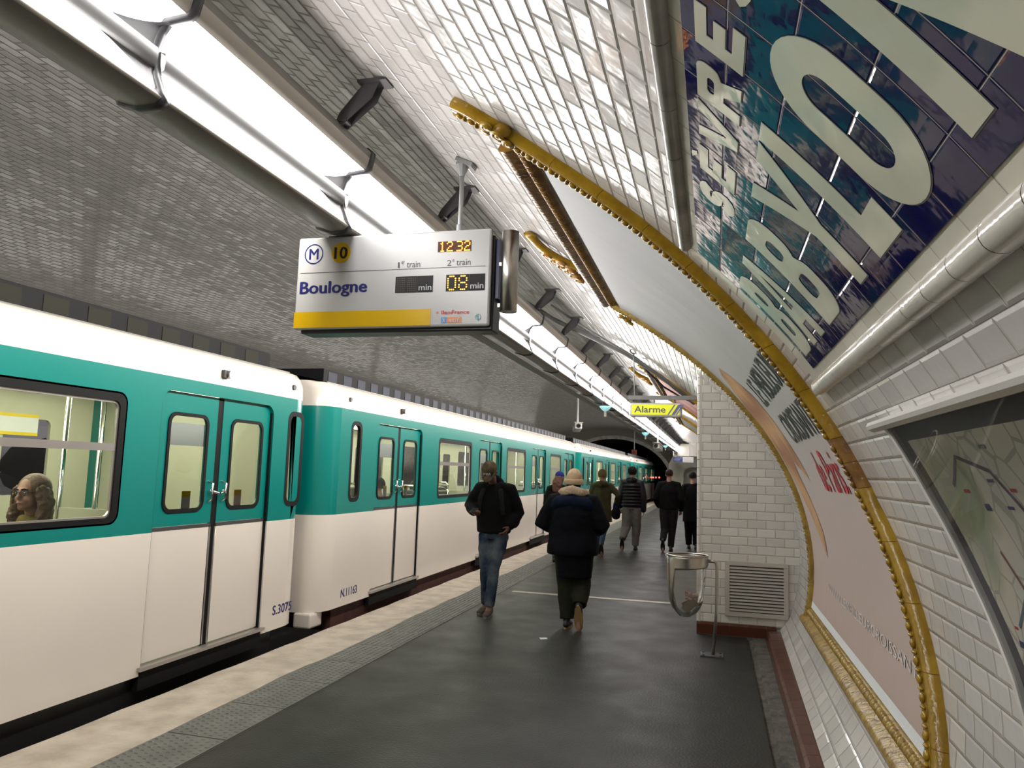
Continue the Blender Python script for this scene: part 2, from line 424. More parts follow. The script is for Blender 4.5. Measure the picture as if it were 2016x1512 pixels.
# gutter + brown plinth, right side
mb = MB(); P = []
for i in range(201):
    y = Y_NEAR+(8.32-Y_NEAR)*i/200; j = random.uniform(-.006, .006)
    P.append([(GUT, y, 0), (GUT+.004, y, -.03), (GUT+.05+j, y, -.028), (GUT+.06+j, y, -.004), (GUT+.1+j, y, -.004+j*.6), (PLX+.06, y, .006+j*.5)])
mb.grid(P); fixn(tag(mb.build('trim_4', M['gutter']), kind='structure'))
xt = lambda y: .572+(y-4.5)*.0205
xb = lambda y: .474+(y-4.7)*.009
YR = (Y_NEAR, 0, 3, 6, 8.30)
mb = MB(); mb.grid([[(xb(y), y, 0), (xb(y)+.012, y, .075), (xb(y)+.03, y, .09), (xt(y)+.004, y, .10)] for y in YR], [[(y, 0), (y, .08), (y, .11), (y, .139)] for y in YR])
fixn(tag(mb.build('baseboard_right', M['brown_tile']), kind='structure'))
mb = MB(); P = []; U = []
for k in range(13):
    z = .098+(.44-.098)*k/12; f = k/12
    P.append([(xt(y)*(1-f)+W(.44, 0, .002).x*f+.035*math.sin(PI*f), y, z) for y in YR]); U.append([(y, arc_z(.44)-(.44-z)*1.03) for y in YR])
mb.grid(P, U); tag(mb.build('wall_right', M['tile'], smooth=True), kind='structure')
mb = MB(); mb.box(-9.0, EDGE-.02, Y_NEAR, 66, -1.35, -1.1)
tag(mb.build('floor_track', M['ballast']), kind='structure')
mb = MB(); mb.box(-12.9, -8.6, Y_NEAR, Y_END, -1.2, 0)
tag(mb.build('floor_opposite', M['asphalt']), kind='structure')
mb = MB(); mb.box(-2.62, -.5, 10.0, 10.11, .0005, .004)
tag(mb.build('trim_5', M['line']), kind='structure')

# ------------------------------------------------------------------ tiled pier
YP, XP = 8.31, -.17
def pier_face():
    N_ = 40; pts = []
    for i in range(N_+1):
        x = XP+.03+(.86-XP-.03)*i/N_
        c = (x-VXC)/VA
        zt = VZC+VB*math.sqrt(max(0, 1-c*c))
        pts.append((x, zt+.02))
    low = []
    z = VZC
    while z > .13:
        low.append((W(z, 0).x+.01, z)); z -= .06
    return [(XP+.03, .12)]+pts+low+[(W(.12, 0).x, .12)]
me = outline_mesh([pier_face()])
while me.uv_layers: me.uv_layers.remove(me.uv_layers[0])
uvl = me.uv_layers.new(name='UVMap')
for l in me.loops: uvl.data[l.index].uv = (me.vertices[l.vertex_index].co.x-XP+.03, me.vertices[l.vertex_index].co.y-.035)
o = put(me, 'wall_pier', M['tile_pier'], M=M_front(0, YP, 0)); tag(o, kind='structure')
mb = MB(); mb.grid([[(XP, YP+.03, .0), (XP, YP+.03, 2.75)], [(XP, YP+1.6, .0), (XP, YP+1.6, 2.75)]], [[(0, 0), (0, 2.75)], [(1.6, 0), (1.6, 2.75)]])
tag(mb.build('wall_pier_side', M['tile_pier']), kind='structure')
mb = MB()
for k in range(30):
    z0 = .12+k*.0885; mb.tube([(XP+.03, YP+.03, z0+.002), (XP+.03, YP+.03, min(z0+.0865, 2.74))], .033, n=14, rnd=False)
tag(mb.build('trim_6', M['ceramic'], smooth=False), kind='structure')
mb = MB(); mb.grid([[(x, YP-.012, 0), (x, YP-.012, .1), (x, YP, .125)] for x in (XP, .62)], [[(x+.2, 0), (x+.2, .1), (x+.2, .139)] for x in (XP, .62)])
mb.face([(XP, YP-.012, 0), (XP, YP+.4, 0), (XP, YP+.4, .12), (XP, YP-.012, .12)], uvs=[(0, 0), (.4, 0), (.4, .12), (0, .12)])
fixn(tag(mb.build('baseboard_pier', M['brown_tile']), kind='structure'))
# ventilation grille
g = empty('ventilation_grille', (.42, YP-.02, .49), label='beige louvred ventilation grille low on the white tiled pier', cat='vent')
gx0, gx1, gz0, gz1 = .115, .735, .205, .76
mb = MB(); 
for a in ((gx0, gx1, gz1-.045, gz1), (gx0, gx1, gz0, gz0+.045), (gx0, gx0+.045, gz0+.045, gz1-.045), (gx1-.045, gx1, gz0+.045, gz1-.045)):
    mb.box(a[0], a[1], YP-.03, YP-.004, a[2], a[3])
mb.build('frame', M['beige_metal'], g, world=True, bevel=.003)
mb = MB(); mb.box(gx0+.02, gx1-.02, YP-.008, YP-.004, gz0+.02, gz1-.02); mb.build('backing', M['black'], g, world=True)
NSL = 14
for k in range(NSL):
    z = gz0+.055+k*(gz1-gz0-.10)/NSL
    mb = MB(); mb.grid([[(x, YP-.028, z), (x, YP-.028, z+.010), (x, YP-.012, z+.022), (x, YP-.012, z+.012)] for x in (gx0+.045, gx1-.045)], closed=True)
    mb.build('slat', M['beige_metal'], g, world=True)
bm_rust = MB()
# ------------------------------------------------------------------ ceramic rails around the sign
def rail(name, zc_, y0, y1, r, m, seg=.18, endcap=True, sq=1.0):
    mb = MB(); y = y1
    while y > y0:
        ya = max(y-seg, y0)
        c0 = W(zc_, ya+.0015, r*.35); c1 = W(zc_, y-.0015, r*.35)
        mb.tube([c0, c0+(c1-c0)*.5, c1], [(r, r*sq)]*3, n=20, rnd=False, cap=False, up=(0, 0, 1))
        y = ya
    if endcap: mb.tube([W(zc_, y1, r*.35), W(zc_, y1+.004, r*.35)], r*1.02, n=16)
    o = mb.build(name, m, smooth=False)
    for p in o.data.polygons: p.use_smooth = len(p.vertices) == 4
    return tag(o, kind='structure')
rail('trim_7', 2.032, -2, 3.50, .036, M['ceramic'])
rail('trim_8', 2.675, -2, 3.42, .030, M['grey_ceramic'], seg=.34)
# flat cream border tiles around the blue sign
def wall_patch(name, mbk, z0, z1, y0, y1, off, m, parent=None, nz=10, ny=2, kind=None, side=True):
    mb = MB(); s0, s1 = arc_z(z0), arc_z(z1); P = []; U = []
    for i in range(nz+1):
        z = z_of_arc(s0+(s1-s0)*i/nz)
        P.append([W(z, y0+(y1-y0)*j/ny, off) for j in range(ny+1)]); U.append([(y0+(y1-y0)*j/ny, s0+(s1-s0)*i/nz) for j in range(ny+1)])
    mb.grid(P, U)
    if side:
        for row in (P[0], P[-1]): mb.grid([row, [W(p.z, p.y, 0)+(Vector((0, 0, 0))) for p in row]], [[(0, 0)]*len(row), [(0, 0)]*len(row)])
        for j in (0, -1): mb.grid([[r[j] for r in P], [W(min(r[j].z+.0, 4.4), r[j].y, 0) for r in P]], [[(0, 0)]*len(P), [(0, 0)]*len(P)])
    o = mb.build(name, m, parent)
    if kind: tag(o, kind=kind)
    return o
M['cream_sq'] = tile_mat('cream_border_tile', .18, .18, (.60, .585, .50), (.25, .22, .18), rough=.12, tilt=.015, running=False, height=.0015, bevel=.004, gw=.0012)
wall_patch('trim_9', None, 2.05, 2.66, -2, 3.56, .006, M['cream_sq'], kind='structure', nz=14, side=False)

# ------------------------------------------------------------------ station name sign
sg = empty('station_name_sign', W(2.36, 1.5, 0), label='blue glazed tile sign lettered SEVRES BABYLONE on the curved wall', cat='sign')
BZ0, BZ1, BY0, BY1 = 2.098, 2.628, .25, 3.39
M['blue_sq'] = None
def blue_mat():
    m = tile_mat('cobalt_tile', .18, .165, (.014, .022, .15), (.28, .25, .2), rough=.05, tilt=.03, running=False, height=.0015, bevel=.005, gw=.0012, wav=.0007)
    N = m.node_tree.nodes; L = m.node_tree.links
    # cloudy teal and violet blotches in the glaze
    uv = [n for n in N if n.type == 'UVMAP'][0]; nz = N.new('ShaderNodeTexNoise'); nz.inputs['Scale'].default_value = 7; nz.inputs['Detail'].default_value = 4
    L.new(uv.outputs[0], nz.inputs['Vector']); cr = N.new('ShaderNodeValToRGB'); L.new(nz.outputs['Fac'], cr.inputs[0])
    e = cr.color_ramp.elements; e[0].position = .42; e[0].color = (.006, .007, .062, 1); e[1].position = .66; e[1].color = (.004, .022, .062, 1)
    mid = e.new(.54); mid.color = (.012, .012, .06, 1)
    N['Principled BSDF'].inputs['Specular IOR Level'].default_value = .35
    mix = [n for n in N if n.type == 'MIX'][0]
    for l in list(mix.outputs[2].links):
        t = l.to_socket; L.remove(l); L.new(cr.outputs[0], t)
    return m
M['blue_sq'] = blue_mat()
wall_patch('tile_panel', None, BZ0, BZ1, BY0, BY1, .010, M['blue_sq'], sg, nz=16, side=False)
pm = sg.children[0].data; pm.transform(Matrix.Translation(-sg.location))
def wrap_text(body, name, y_left, y_right, z0, z1, m, parent, off=.012, bold=.0, thick=.0, shear=0, cuts=2, mesh=None):
    """lay flat glyphs on the curved wall: text x runs from +Y towards -Y, text y runs up the wall"""
    me = mesh or text_mesh(body, bold=bold, shear=shear)
    s0, s1 = arc_z(z0), arc_z(z1)
    fit(me, 0, y_left-y_right, s0, s1)
    bm = bmesh.new(); bm.from_mesh(me)
    for k in range(1, 10):
        s = s0+(s1-s0)*k/10
        bmesh.ops.bisect_plane(bm, geom=bm.verts[:]+bm.edges[:]+bm.faces[:], plane_co=(0, s, 0), plane_no=(0, 1, 0))
    if thick:
        r = bmesh.ops.extrude_face_region(bm, geom=bm.faces[:])
        for e in r['geom']:
            if isinstance(e, bmesh.types.BMVert): e.co.z = thick
    for v in bm.verts:
        z = z_of_arc(v.co.y); v.co = W(z, y_left-v.co.x, off+v.co.z)
    bmesh.ops.recalc_face_normals(bm, faces=bm.faces)
    bm.to_mesh(me); bm.free()
    pl = parent.location if parent else Vector((0, 0, 0))
    me.transform(Matrix.Translation(-Vector(pl)))
    me.materials.clear(); me.materials.append(m)
    me.polygons.foreach_set('use_smooth', [False]*len(me.polygons))
    return link(bpy.data.objects.new(name, me), parent)
def arcpts(cx, cy, rx, ry, a0, a1, n=7): return [(cx+rx*math.cos(R(a0+(a1-a0)*k/n)), cy+ry*math.sin(R(a0+(a1-a0)*k/n))) for k in range(n+1)]
def stroke(pts, t):
    L_, Rr = [], []
    for i, p in enumerate(pts):
        a_ = pts[max(0, i-1)]; b_ = pts[min(len(pts)-1, i+1)]; d = Vector((b_[0]-a_[0], b_[1]-a_[1])).normalized()
        L_.append((p[0]-d.y*t/2, p[1]+d.x*t/2)); Rr.append((p[0]+d.y*t/2, p[1]-d.x*t/2))
    return L_+Rr[::-1]
def glyph(ch, w, h, t, th):
    """outlines of heavy condensed capitals in metres; t upright stroke, th horizontal stroke"""
    if ch in ('E', 'È'):
        m = h/2; g_ = [[(0, 0), (w, 0), (w, th), (t, th), (t, m-th/2), (w*.82, m-th/2), (w*.82, m+th/2), (t, m+th/2), (t, h-th), (w, h-th), (w, h), (0, h)]]
        if ch == 'È': g_.append([(w*.25, h*1.22), (w*.5, h*1.22), (w*.62, h*1.07), (w*.48, h*1.07)])
        return g_
    if ch == 'L': return [[(0, 0), (w, 0), (w, th*1.1), (t, th*1.1), (t, h), (0, h)]]
    if ch == 'A': return [[(0, 0), (t, 0), (t+w*.03, h*.2), (w-t-w*.03, h*.2), (w-t, 0), (w, 0), (w*.68, h), (w*.32, h)], [(t*1.12+w*.02, h*.36), (w-t*1.12-w*.02, h*.36), (w*.5, h*.80)]]
    if ch == 'Y': return [[(w/2-t/2, 0), (w/2+t/2, 0), (w/2+t/2, h*.42), (w, h), (w-t*1.15, h), (w/2, h*.60), (t*1.15, h), (0, h), (w/2-t/2, h*.42)]]
    if ch == 'V': return [[(w/2-t*.55, 0), (w/2+t*.55, 0), (w, h), (w-t*1.05, h), (w/2, h*.27), (t*1.05, h), (0, h)]]
    if ch == 'N': return [[(0, 0), (t, 0), (t, h*.62), (w-t, 0), (w, 0), (w, h), (w-t, h), (w-t, h*.38), (t, h), (0, h)]]
    if ch == 'O': return [rrect(0, w, 0, h, w*.49, 9), rrect(t, w-t, th, h-th, (w-2*t)*.49, 8)]
    if ch == 'B':
        m = h*.51; r1 = min(w*.42, m*.45)
        o_ = [(0, 0)]+arcpts(w-r1, r1, r1, r1, -90, 0)+arcpts(w-r1*.75, m-r1*.75, r1*.75, r1*.75, 0, 60)+arcpts(w*.95-r1*.75, m+r1*.75, r1*.75, r1*.75, -60, 0)+arcpts(w*.95-r1, h-r1, r1, r1, 0, 90)+[(0, h)]
        return [o_, rrect(t, w-t, th, m-th*.45, min((w-2*t)*.4, .03)), rrect(t, w*.95-t, m+th*.45, h-th, min((w-2*t)*.4, .03))]
    if ch == 'R':
        m = h*.46; r1 = min(w*.42, m*.5)
        o_ = [(0, 0), (t, 0), (t, m-th*.3), (w*.45, m-th*.3), (w-t, 0), (w, 0), (w*.80, m*.98)]+arcpts(w-r1, m+r1*1.0, r1, r1, -45, 0)+arcpts(w-r1, h-r1, r1, r1, 0, 90)+[(0, h)]
        return [o_, rrect(t, w-t, m+th*.6, h-th, min((w-2*t)*.4, .02))]
    if ch == 'S':
        rx, ry = (w-t)/2, (h/2-th/2)/2; cx_ = w/2
        top = h-th/2-ry; bot = th/2+ry
        pts = arcpts(cx_, top, rx, ry, 15, 270, 10)+arcpts(cx_, bot, rx, ry, 90, -165, 10)[1:]
        return [stroke(pts, (t+th)/2)]
def sign_letter(ch, a, b, z0, z1, t, th):
    s0, s1 = arc_z(z0), arc_z(z1); h = s1-s0
    loops = glyph(ch, a-b, h, t, th)
    for nm, m_, grow, off in (('letter_outline', M['joint'], .0035, .0112), ('letter', M['letter_cream'], 0, .0118)):
        lp = loops
        me = outline_mesh(lp)
        x0, x1, y0, y1 = mesh_size(me)
        if grow:
            for v in me.vertices:
                v.co.x += grow*.8; v.co.y -= grow*.7
            x0 += grow*.8; x1 += grow*.8; y0 -= grow*.7; y1 -= grow*.7
        wrap_text('', nm, a-x0, a-x1, z_of_arc(s0+y0), z_of_arc(s0+y1), m_, sg, off=off, mesh=me)
for ch, a, b in (('B', 3.335, 3.085), ('A', 3.065, 2.775), ('B', 2.665, 2.37), ('Y', 2.25, 1.87), ('L', 1.86, 1.65), ('O', 1.615, 1.32), ('N', 1.215, .90), ('E', .83, .60)):
    sign_letter(ch, a, b, 2.142, 2.459, .095, .085)
for ch, a, b in (('S', 2.60, 2.43), ('È', 2.36, 2.18), ('V', 2.11, 1.90), ('R', 1.88, 1.70), ('E', 1.635, 1.48), ('S', 1.41, 1.25)):
    sign_letter(ch, a, b, 2.503, 2.603, .055, .035)

# ------------------------------------------------------------------ poster frames
def interp(tab, z):
    for (a, b), (c, d) in zip(tab, tab[1:]):
        if min(a, c) <= z <= max(a, c): return b+(d-b)*(z-a)/(c-a)
    return tab[0][1] if (z-tab[0][0])*(tab[1][0]-tab[0][0]) < 0 else tab[-1][1]
NEAR_EDGE = [(3.45, 3.22), (3.37, 3.24), (3.16, 3.41), (2.82, 3.58), (2.39, 3.78), (1.97, 3.84), (1.55, 3.77), (1.10, 3.50), (.81, 3.32), (.6, 3.2), (.3, 3.1)]
def side_border(name, path, m, parent, sgn, zlo, zhi, seg=.30, bead=.055, w1=.065, h1=.062):
    """path(z)->Y of the outer contact edge; sgn +1: frame lies towards +Y of the edge"""
    mb = MB(); s0, s1 = arc_z(zlo), arc_z(zhi); n = int((s1-s0)/seg)+1
    prof = [(0, 0), (.0, .018), (.006, .034), (.02, .048), (.036, .053), (.05, .05), (.056, .042), (.06, .05)]; w1 = .062
    for k in range(n):
        a = s0+(s1-s0)*k/n+.001; b = s0+(s1-s0)*(k+1)/n-.001; P = []
        for j in range(5):
            z = z_of_arc(a+(b-a)*j/4); y0 = path(z); P.append([W(z, y0+sgn*t, h) for t, h in prof])
        mb.grid(P)
        for r_ in (P[0], P[-1]): mb.face(r_)
    # base for beads
    P = []
    for k in range(41):
        z = z_of_arc(s0+(s1-s0)*k/40); y0 = path(z); P.append([W(z, y0+sgn*t, h) for t, h in ((w1-.004, .05), (w1+.05, .058), (w1+.058, .045), (w1+.06, .0))])
    mb.grid(P)
    s = s0+.02; q = 0
    while s < s1-.02:
        z = z_of_arc(s); y0 = path(z); wide = q % 2 == 0
        c = W(z, y0+sgn*(w1+.026), .056); tz = (W(z_of_arc(s+.01), y0, 0)-W(z, y0, 0)).normalized(); nn = (W(z, y0, .1)-W(z, y0, 0)).normalized()
        Mx = Matrix((Vector((0, 1, 0)), tz, nn)).transposed()
        mb.ball(c, (.025, .021 if wide else .008, .012), n=8, M=Mx)
        s += .031; q += 1
    o = mb.build(name, m, parent); o.data.transform(Matrix.Translation(-parent.location)); fixn(o)
    for p in o.data.polygons: p.use_smooth = True
    return o
def long_border(name, zc_, up, y0, y1, m, parent, seg=.28, h=.07, wd=.075):
    mb = MB(); sc = arc_z(zc_); prof = [(0, 0), (0, .03), (.015, h-.008), (.04, h), (.06, h-.012), (wd-.005, .04), (wd, .036), (wd+.05, .03), (wd+.055, 0)]
    n = int((y1-y0)/seg)+1
    for k in range(n):
        a = y0+(y1-y0)*k/n+.001; b = y0+(y1-y0)*(k+1)/n-.001; P = []
        for y in (a, (a+b)/2, b): P.append([W(z_of_arc(sc+up*t), y, hh) for t, hh in prof])
        mb.grid(P); mb.face(P[0]); mb.face(P[-1])
    y = y0+.02; q = 0
    while y < y1:
        zz = z_of_arc(sc+up*(wd+.025)); c = W(zz, y, .034)
        tz = (W(zz+.01, y, 0)-W(zz, y, 0)).normalized(); nn = (W(zz, y, .1)-W(zz, y, 0)).normalized()
        mb.ball(c, (.024 if q % 2 == 0 else .011, .026, .02), n=8, M=Matrix((Vector((0, 1, 0)), tz, nn)).transposed()); y += .036; q += 1
    o = mb.build(name, m, parent); o.data.transform(Matrix.Translation(-parent.location)); fixn(o)
    for p in o.data.polygons: p.use_smooth = True
    return o
def ornament(name, y, zbase, length, dirY, m, m2, parent):
    """horn shaped finial rising from the top rail plus a scroll of glazed leaves"""
    s = arc_z(zbase)
    mb = MB(); pts = []; rad = []
    for k in range(9):
        f = k/8; ss = s+length*(1-(1-f)**1.6); yy_ = y+dirY*.42*f**1.5
        pts.append(W(z_of_arc(ss), yy_, .03+.02*math.sin(f*PI))); rad.append((.066*(1-.12*f), .028))
    mb.tube(pts, rad, n=10, up=None)
    for k in range(12):
        f = k/12; ss = s+length*(1-(1-f)**1.6); mb.ball(W(z_of_arc(ss-.03), y+dirY*(.42*f**1.5)+.03, .035), .014, n=6)
    h = mb.build('horn', m, parent); h.data.transform(Matrix.Translation(-parent.location)); h.data.polygons.foreach_set('use_smooth', [True]*len(h.data.polygons))
    mb = MB()
    for j, (cs, cy, r0) in enumerate(((.24, -.12, .05), (.19, -.02, .05), (.14, .08, .05), (.10, .16, .045), (.05, .24, .05), (.02, .34, .045), (.12, -.06, .04), (.05, .06, .045))):
        pts = []
        for k in range(14):
            a = k*.55; r_ = r0*(1-k/17); pts.append(W(z_of_arc(s+cs+r_*1.3*math.sin(a)), y+cy+r_*1.3*math.cos(a), .07))
        mb.tube(pts, [.018]*14, n=7)
    for j in range(9):
        mb.tube([W(z_of_arc(s+.01+.2*(1-j/8)), y-.1+j*.055, .04), W(z_of_arc(s+.07+.2*(1-j/8)), y-.14+j*.055, .05)], [.014, .009], n=6)
    q = mb.build('scroll', m2, parent); q.data.transform(Matrix.Translation(-parent.location)); q.data.polygons.foreach_set('use_smooth', [True]*len(q.data.polygons))
def corner_scroll(y, z, parent):
    s = arc_z(z); mb = MB()
    for cs, cy, r0 in ((0, 0, .045), (.05, -.05, .035), (-.04, .06, .035), (.08, .02, .02)):
        mb.tube([W(z_of_arc(s+cs+r0*(1-k/17)*math.sin(k*.55)), y+cy+r0*(1-k/17)*math.cos(k*.55), .06) for k in range(14)], .014, n=7)
    mb.ball(W(z, y, .03), (.05, .05, .035), n=10)
    q = mb.build('corner_scroll', M['gold'], parent, smooth=True); q.data.transform(Matrix.Translation(-parent.location))
near_path = lambda z: interp(NEAR_EDGE, z)
fr = empty('poster_frame', W(1.8, 5.2), label='huge honey coloured glazed ceramic frame around the croissant poster', cat='frame')
side_border('side_border', near_path, M['gold'], fr, 1, .40, 1.60)
side_border('side_border', near_path, M['brown_glaze'], fr, 1, 1.60, 1.83, seg=.24)
side_border('side_border', near_path, M['gold'], fr, 1, 1.83, 3.40)
side_border('side_border', lambda z: 7.14, M['gold_dirty'], fr, -1, .40, 3.24)
long_border('bottom_border', .395, 1, 3.2, 7.14, M['gold_dirty'], fr, h=.085, wd=.09)
long_border('top_border', 3.30, -1, 3.5, 7.14, M['brown_glaze'], fr, h=.085, wd=.09)
corner_scroll(3.33, 3.27, fr)
ornament('o', 5.98, 3.32, .36, -1, M['gold'], M['scroll'], fr)
corner_scroll(7.3, 3.16, fr)
fr2 = empty('poster_frame', W(1.8, 14), label='glazed ceramic frame round the red poster beyond the tiled pier', cat='frame', group=None)
side_border('side_border', lambda z: 11.8, M['gold'], fr2, 1, .40, 3.36)
side_border('side_border', lambda z: 15.9, M['gold'], fr2, -1, .40, 3.36)
long_border('bottom_border', .395, 1, 11.8, 15.9, M['gold'], fr2)
long_border('top_border', 3.30, -1, 11.9, 15.9, M['brown_glaze'], fr2, h=.085, wd=.09)
ornament('o', 13.6, 3.32, .36, -1, M['gold'], M['scroll'], fr2)
fr3 = empty('poster_frame', W(1.8, 23), label='most distant glazed ceramic poster frame, far along the vault', cat='frame')
side_border('side_border', lambda z: 20.0, M['gold'], fr3, 1, 1.5, 3.36)
side_border('side_border', lambda z: 24.2, M['gold'], fr3, -1, 1.5, 3.36)
long_border('top_border', 3.30, -1, 20.0, 24.2, M['brown_glaze'], fr3, h=.085, wd=.09)
ornament('o', 21.9, 3.32, .36, -1, M['gold'], M['scroll'], fr3)

# the croissant poster
def poster_sheet(name, z0, z1, ya, yb, off, m, parent=None, nz=40):
    """ya(z), yb(z)"""
    mb = MB(); s0, s1 = arc_z(z0), arc_z(z1); P = []; U = []
    for i in range(nz+1):
        z = z_of_arc(s0+(s1-s0)*i/nz); a, b = ya(z), yb(z)
        P.append([W(z, a+(b-a)*j/4, off) for j in range(5)]); U.append([(a+(b-a)*j/4, z) for j in range(5)])
    mb.grid(P, U); return mb.build(name, m, parent, smooth=True)
def poster_mat():
    m = mat('croissant_poster_paper', (.60, .50, .46), .5, spec=.3); N = m.node_tree.nodes; L = m.node_tree.links; b = N['Principled BSDF']
    uv = N.new('ShaderNodeUVMap'); sp = N.new('ShaderNodeSeparateXYZ'); L.new(uv.outputs[0], sp.inputs[0])
    cr = N.new('ShaderNodeValToRGB'); mr = N.new('ShaderNodeMapRange'); mr.inputs['From Min'].default_value = .5; mr.inputs['From Max'].default_value = 3.3
    L.new(sp.outputs[1], mr.inputs['Value']); L.new(mr.outputs[0], cr.inputs[0])
    e = cr.color_ramp.elements; e[0].color = (.50, .385, .34, 1); e[1].color = (.40, .40, .41, 1)
    k = e.new(.35); k.color = (.54, .46, .43, 1); k = e.new(.6); k.color = (.47, .49, .47, 1)
    L.new(cr.outputs[0], b.inputs['Base Color'])
    nz = N.new('ShaderNodeTexNoise'); nz.inputs['Scale'].default_value = 1.2; nz.inputs['Detail'].default_value = 3
    L.new(uv.outputs[0], nz.inputs['Vector']); bp = N.new('ShaderNodeBump'); bp.inputs['Distance'].default_value = .02; L.new(nz.outputs['Fac'], bp.inputs['Height']); L.new(bp.outputs[0], b.inputs['Normal'])
    return m
po = empty('croissant_poster', W(1.8, 5.2, .02), label='pale curved wall poster with a golden croissant, reading LE MEILLEUR CROISSANT de Paris', cat='poster')
sh = poster_sheet('sheet', .60, 3.20, lambda z: near_path(z)+.11, lambda z: 7.05, .02, poster_mat(), po); sh.data.transform(Matrix.Translation(-po.location))
tr = poster_sheet('torn_edge', .545, .60, lambda z: near_path(z)+.11, lambda z: 7.05, .021, M['torn'], po, nz=3); tr.data.transform(Matrix.Translation(-po.location))
wrap_text('LE', 'headline', 5.66, 5.40, 2.14, 2.315, M['ink_dark'], po, off=.024, bold=.02)
wrap_text('MEILLEUR', 'headline', 5.27, 4.10, 2.14, 2.315, M['ink_dark'], po, off=.024, bold=.02)
wrap_text('CROISSANT', 'headline', 5.50, 4.19, 1.87, 2.06, M['ink_dark'], po, off=.024, bold=.02)
wrap_text('de Paris.', 'headline', 5.15, 4.25, 1.56, 1.80, M['ink_red'], po, off=.024, bold=.01, shear=.25)
wrap_text('WWW.LEMEILLEURCROISSANT.FR', 'small_print', 6.2, 3.35, .80, .86, M['ink_pale'], po, off=.024)
# croissant (printed): crescent in (Y, z)
def croissant_mat():
    m = mat('printed_croissant', (.52, .25, .09), .35); N = m.node_tree.nodes; L = m.node_tree.links; b = N['Principled BSDF']
    tc = N.new('ShaderNodeTexCoord'); mp = N.new('ShaderNodeMapping'); mp.inputs['Scale'].default_value = (1, 2.2, 1.0); L.new(tc.outputs['Object'], mp.inputs[0])
    nz = N.new('ShaderNodeTexWave'); nz.inputs['Scale'].default_value = 1.1; nz.inputs['Distortion'].default_value = 5; nz.inputs['Detail'].default_value = 2
    L.new(mp.outputs[0], nz.inputs['Vector']); cr = N.new('ShaderNodeValToRGB'); L.new(nz.outputs['Fac'], cr.inputs[0])
    e = cr.color_ramp.elements; e[0].color = (.33, .13, .05, 1); e[1].color = (.62, .36, .15, 1); L.new(cr.outputs[0], b.inputs['Base Color']); return m
CRO = [(6.30, 2.514), (6.12, 2.405), (5.90, 2.247), (5.88, 2.117), (5.86, 2.005), (5.86, 1.905), (5.82, 1.782), (5.8, 1.627), (5.99, 1.693), (6.21, 1.765), (6.34, 1.677), (6.30, 1.56), (6.22, 1.408), (6.08, 1.248), (6.08, 1.063), (6.3, 1.146), (6.52, 1.308), (6.72, 1.444), (6.84, 1.632), (6.92, 1.8), (6.95, 2.064), (6.93, 2.249), (6.80, 2.384), (6.58, 2.488)]
me = outline_mesh([[(7.0-y, arc_z(z)) for y, z in CRO]])
yl = 7.0-min(7.0-y for y, z in CRO); yr = 7.0-max(7.0-y for y, z in CRO)
wrap_text('', 'croissant_print', yl, yr, 1.063, 2.514, croissant_mat(), po, off=.0225, mesh=me)
# red poster in the second frame
p2 = empty('red_poster', W(1.8, 14, .02), label='red and pink wall poster in the frame beyond the tiled pier', cat='poster')
M['red_poster'] = mat('red_poster_print', (.45, .05, .05), .35, col2=(.60, .35, .30), nscale=1.2)
x = poster_sheet('sheet', .55, 3.22, lambda z: 11.9, lambda z: 15.8, .02, M['red_poster'], p2); x.data.transform(Matrix.Translation(-p2.location))
p3 = empty('dark_poster', W(1.8, 22, .02), label='dark poster in the most distant ceramic frame', cat='poster')
x = poster_sheet('sheet', 1.5, 3.22, lambda z: 20.1, lambda z: 24.1, .02, M['inner_grey'], p3); x.data.transform(Matrix.Translation(-p3.location))

# ------------------------------------------------------------------ map cabinet (lower right)
MAP_EDGE = [(1.82, 2.80), (1.576, 2.73), (1.354, 2.62), (1.10, 2.46), (.8, 2.34), (.4, 2.25)]
mapo = empty('network_map_case', W(1.3, 1.6), label='glazed transit map case with white top rail, at the right picture edge', cat='map')
def map_mat():
    m = mat('map_print', (.55, .5, .42), .5); N = m.node_tree.nodes; L = m.node_tree.links; b = N['Principled BSDF']
    uv = N.new('ShaderNodeUVMap')
    nz = N.new('ShaderNodeTexNoise'); nz.inputs['Scale'].default_value = 1.6; L.new(uv.outputs[0], nz.inputs['Vector'])
    cr = N.new('ShaderNodeValToRGB'); L.new(nz.outputs['Fac'], cr.inputs[0]); e = cr.color_ramp.elements
    e[0].position = .36; e[0].color = (.42, .48, .30, 1); e[1].position = .45; e[1].color = (.80, .73, .60, 1); k = e.new(.66); k.color = (.66, .64, .64, 1)
    vo = N.new('ShaderNodeTexVoronoi'); vo.feature = 'DISTANCE_TO_EDGE'; vo.inputs['Scale'].default_value = 9; L.new(uv.outputs[0], vo.inputs['Vector'])
    lt = math_node(N, L, 'LESS_THAN', vo.outputs['Distance'], .035)
    mx = N.new('ShaderNodeMix'); mx.data_type = 'RGBA'; L.new(lt, mx.inputs[0]); L.new(cr.outputs[0], mx.inputs[6]); mx.inputs[7].default_value = (.50, .47, .40, 1)
    L.new(mx.outputs[2], b.inputs['Base Color']); return m
mpath = lambda z: interp(MAP_EDGE, z)
def rel(o, root): o.data.transform(Matrix.Translation(-root.location)); return o
rel(poster_sheet('backing', .35, 1.82, lambda z: -1.0, lambda z: mpath(z), .012, M['dark_steel'], mapo), mapo)
rel(poster_sheet('map_sheet', .45, 1.76, lambda z: -.9, lambda z: mpath(z)-.09, .016, map_mat(), mapo), mapo)
rel(poster_sheet('pane', .35, 1.82, lambda z: -1.0, lambda z: mpath(z)-.005, .03, M['map_glass'], mapo), mapo)
mb = MB(); P = []
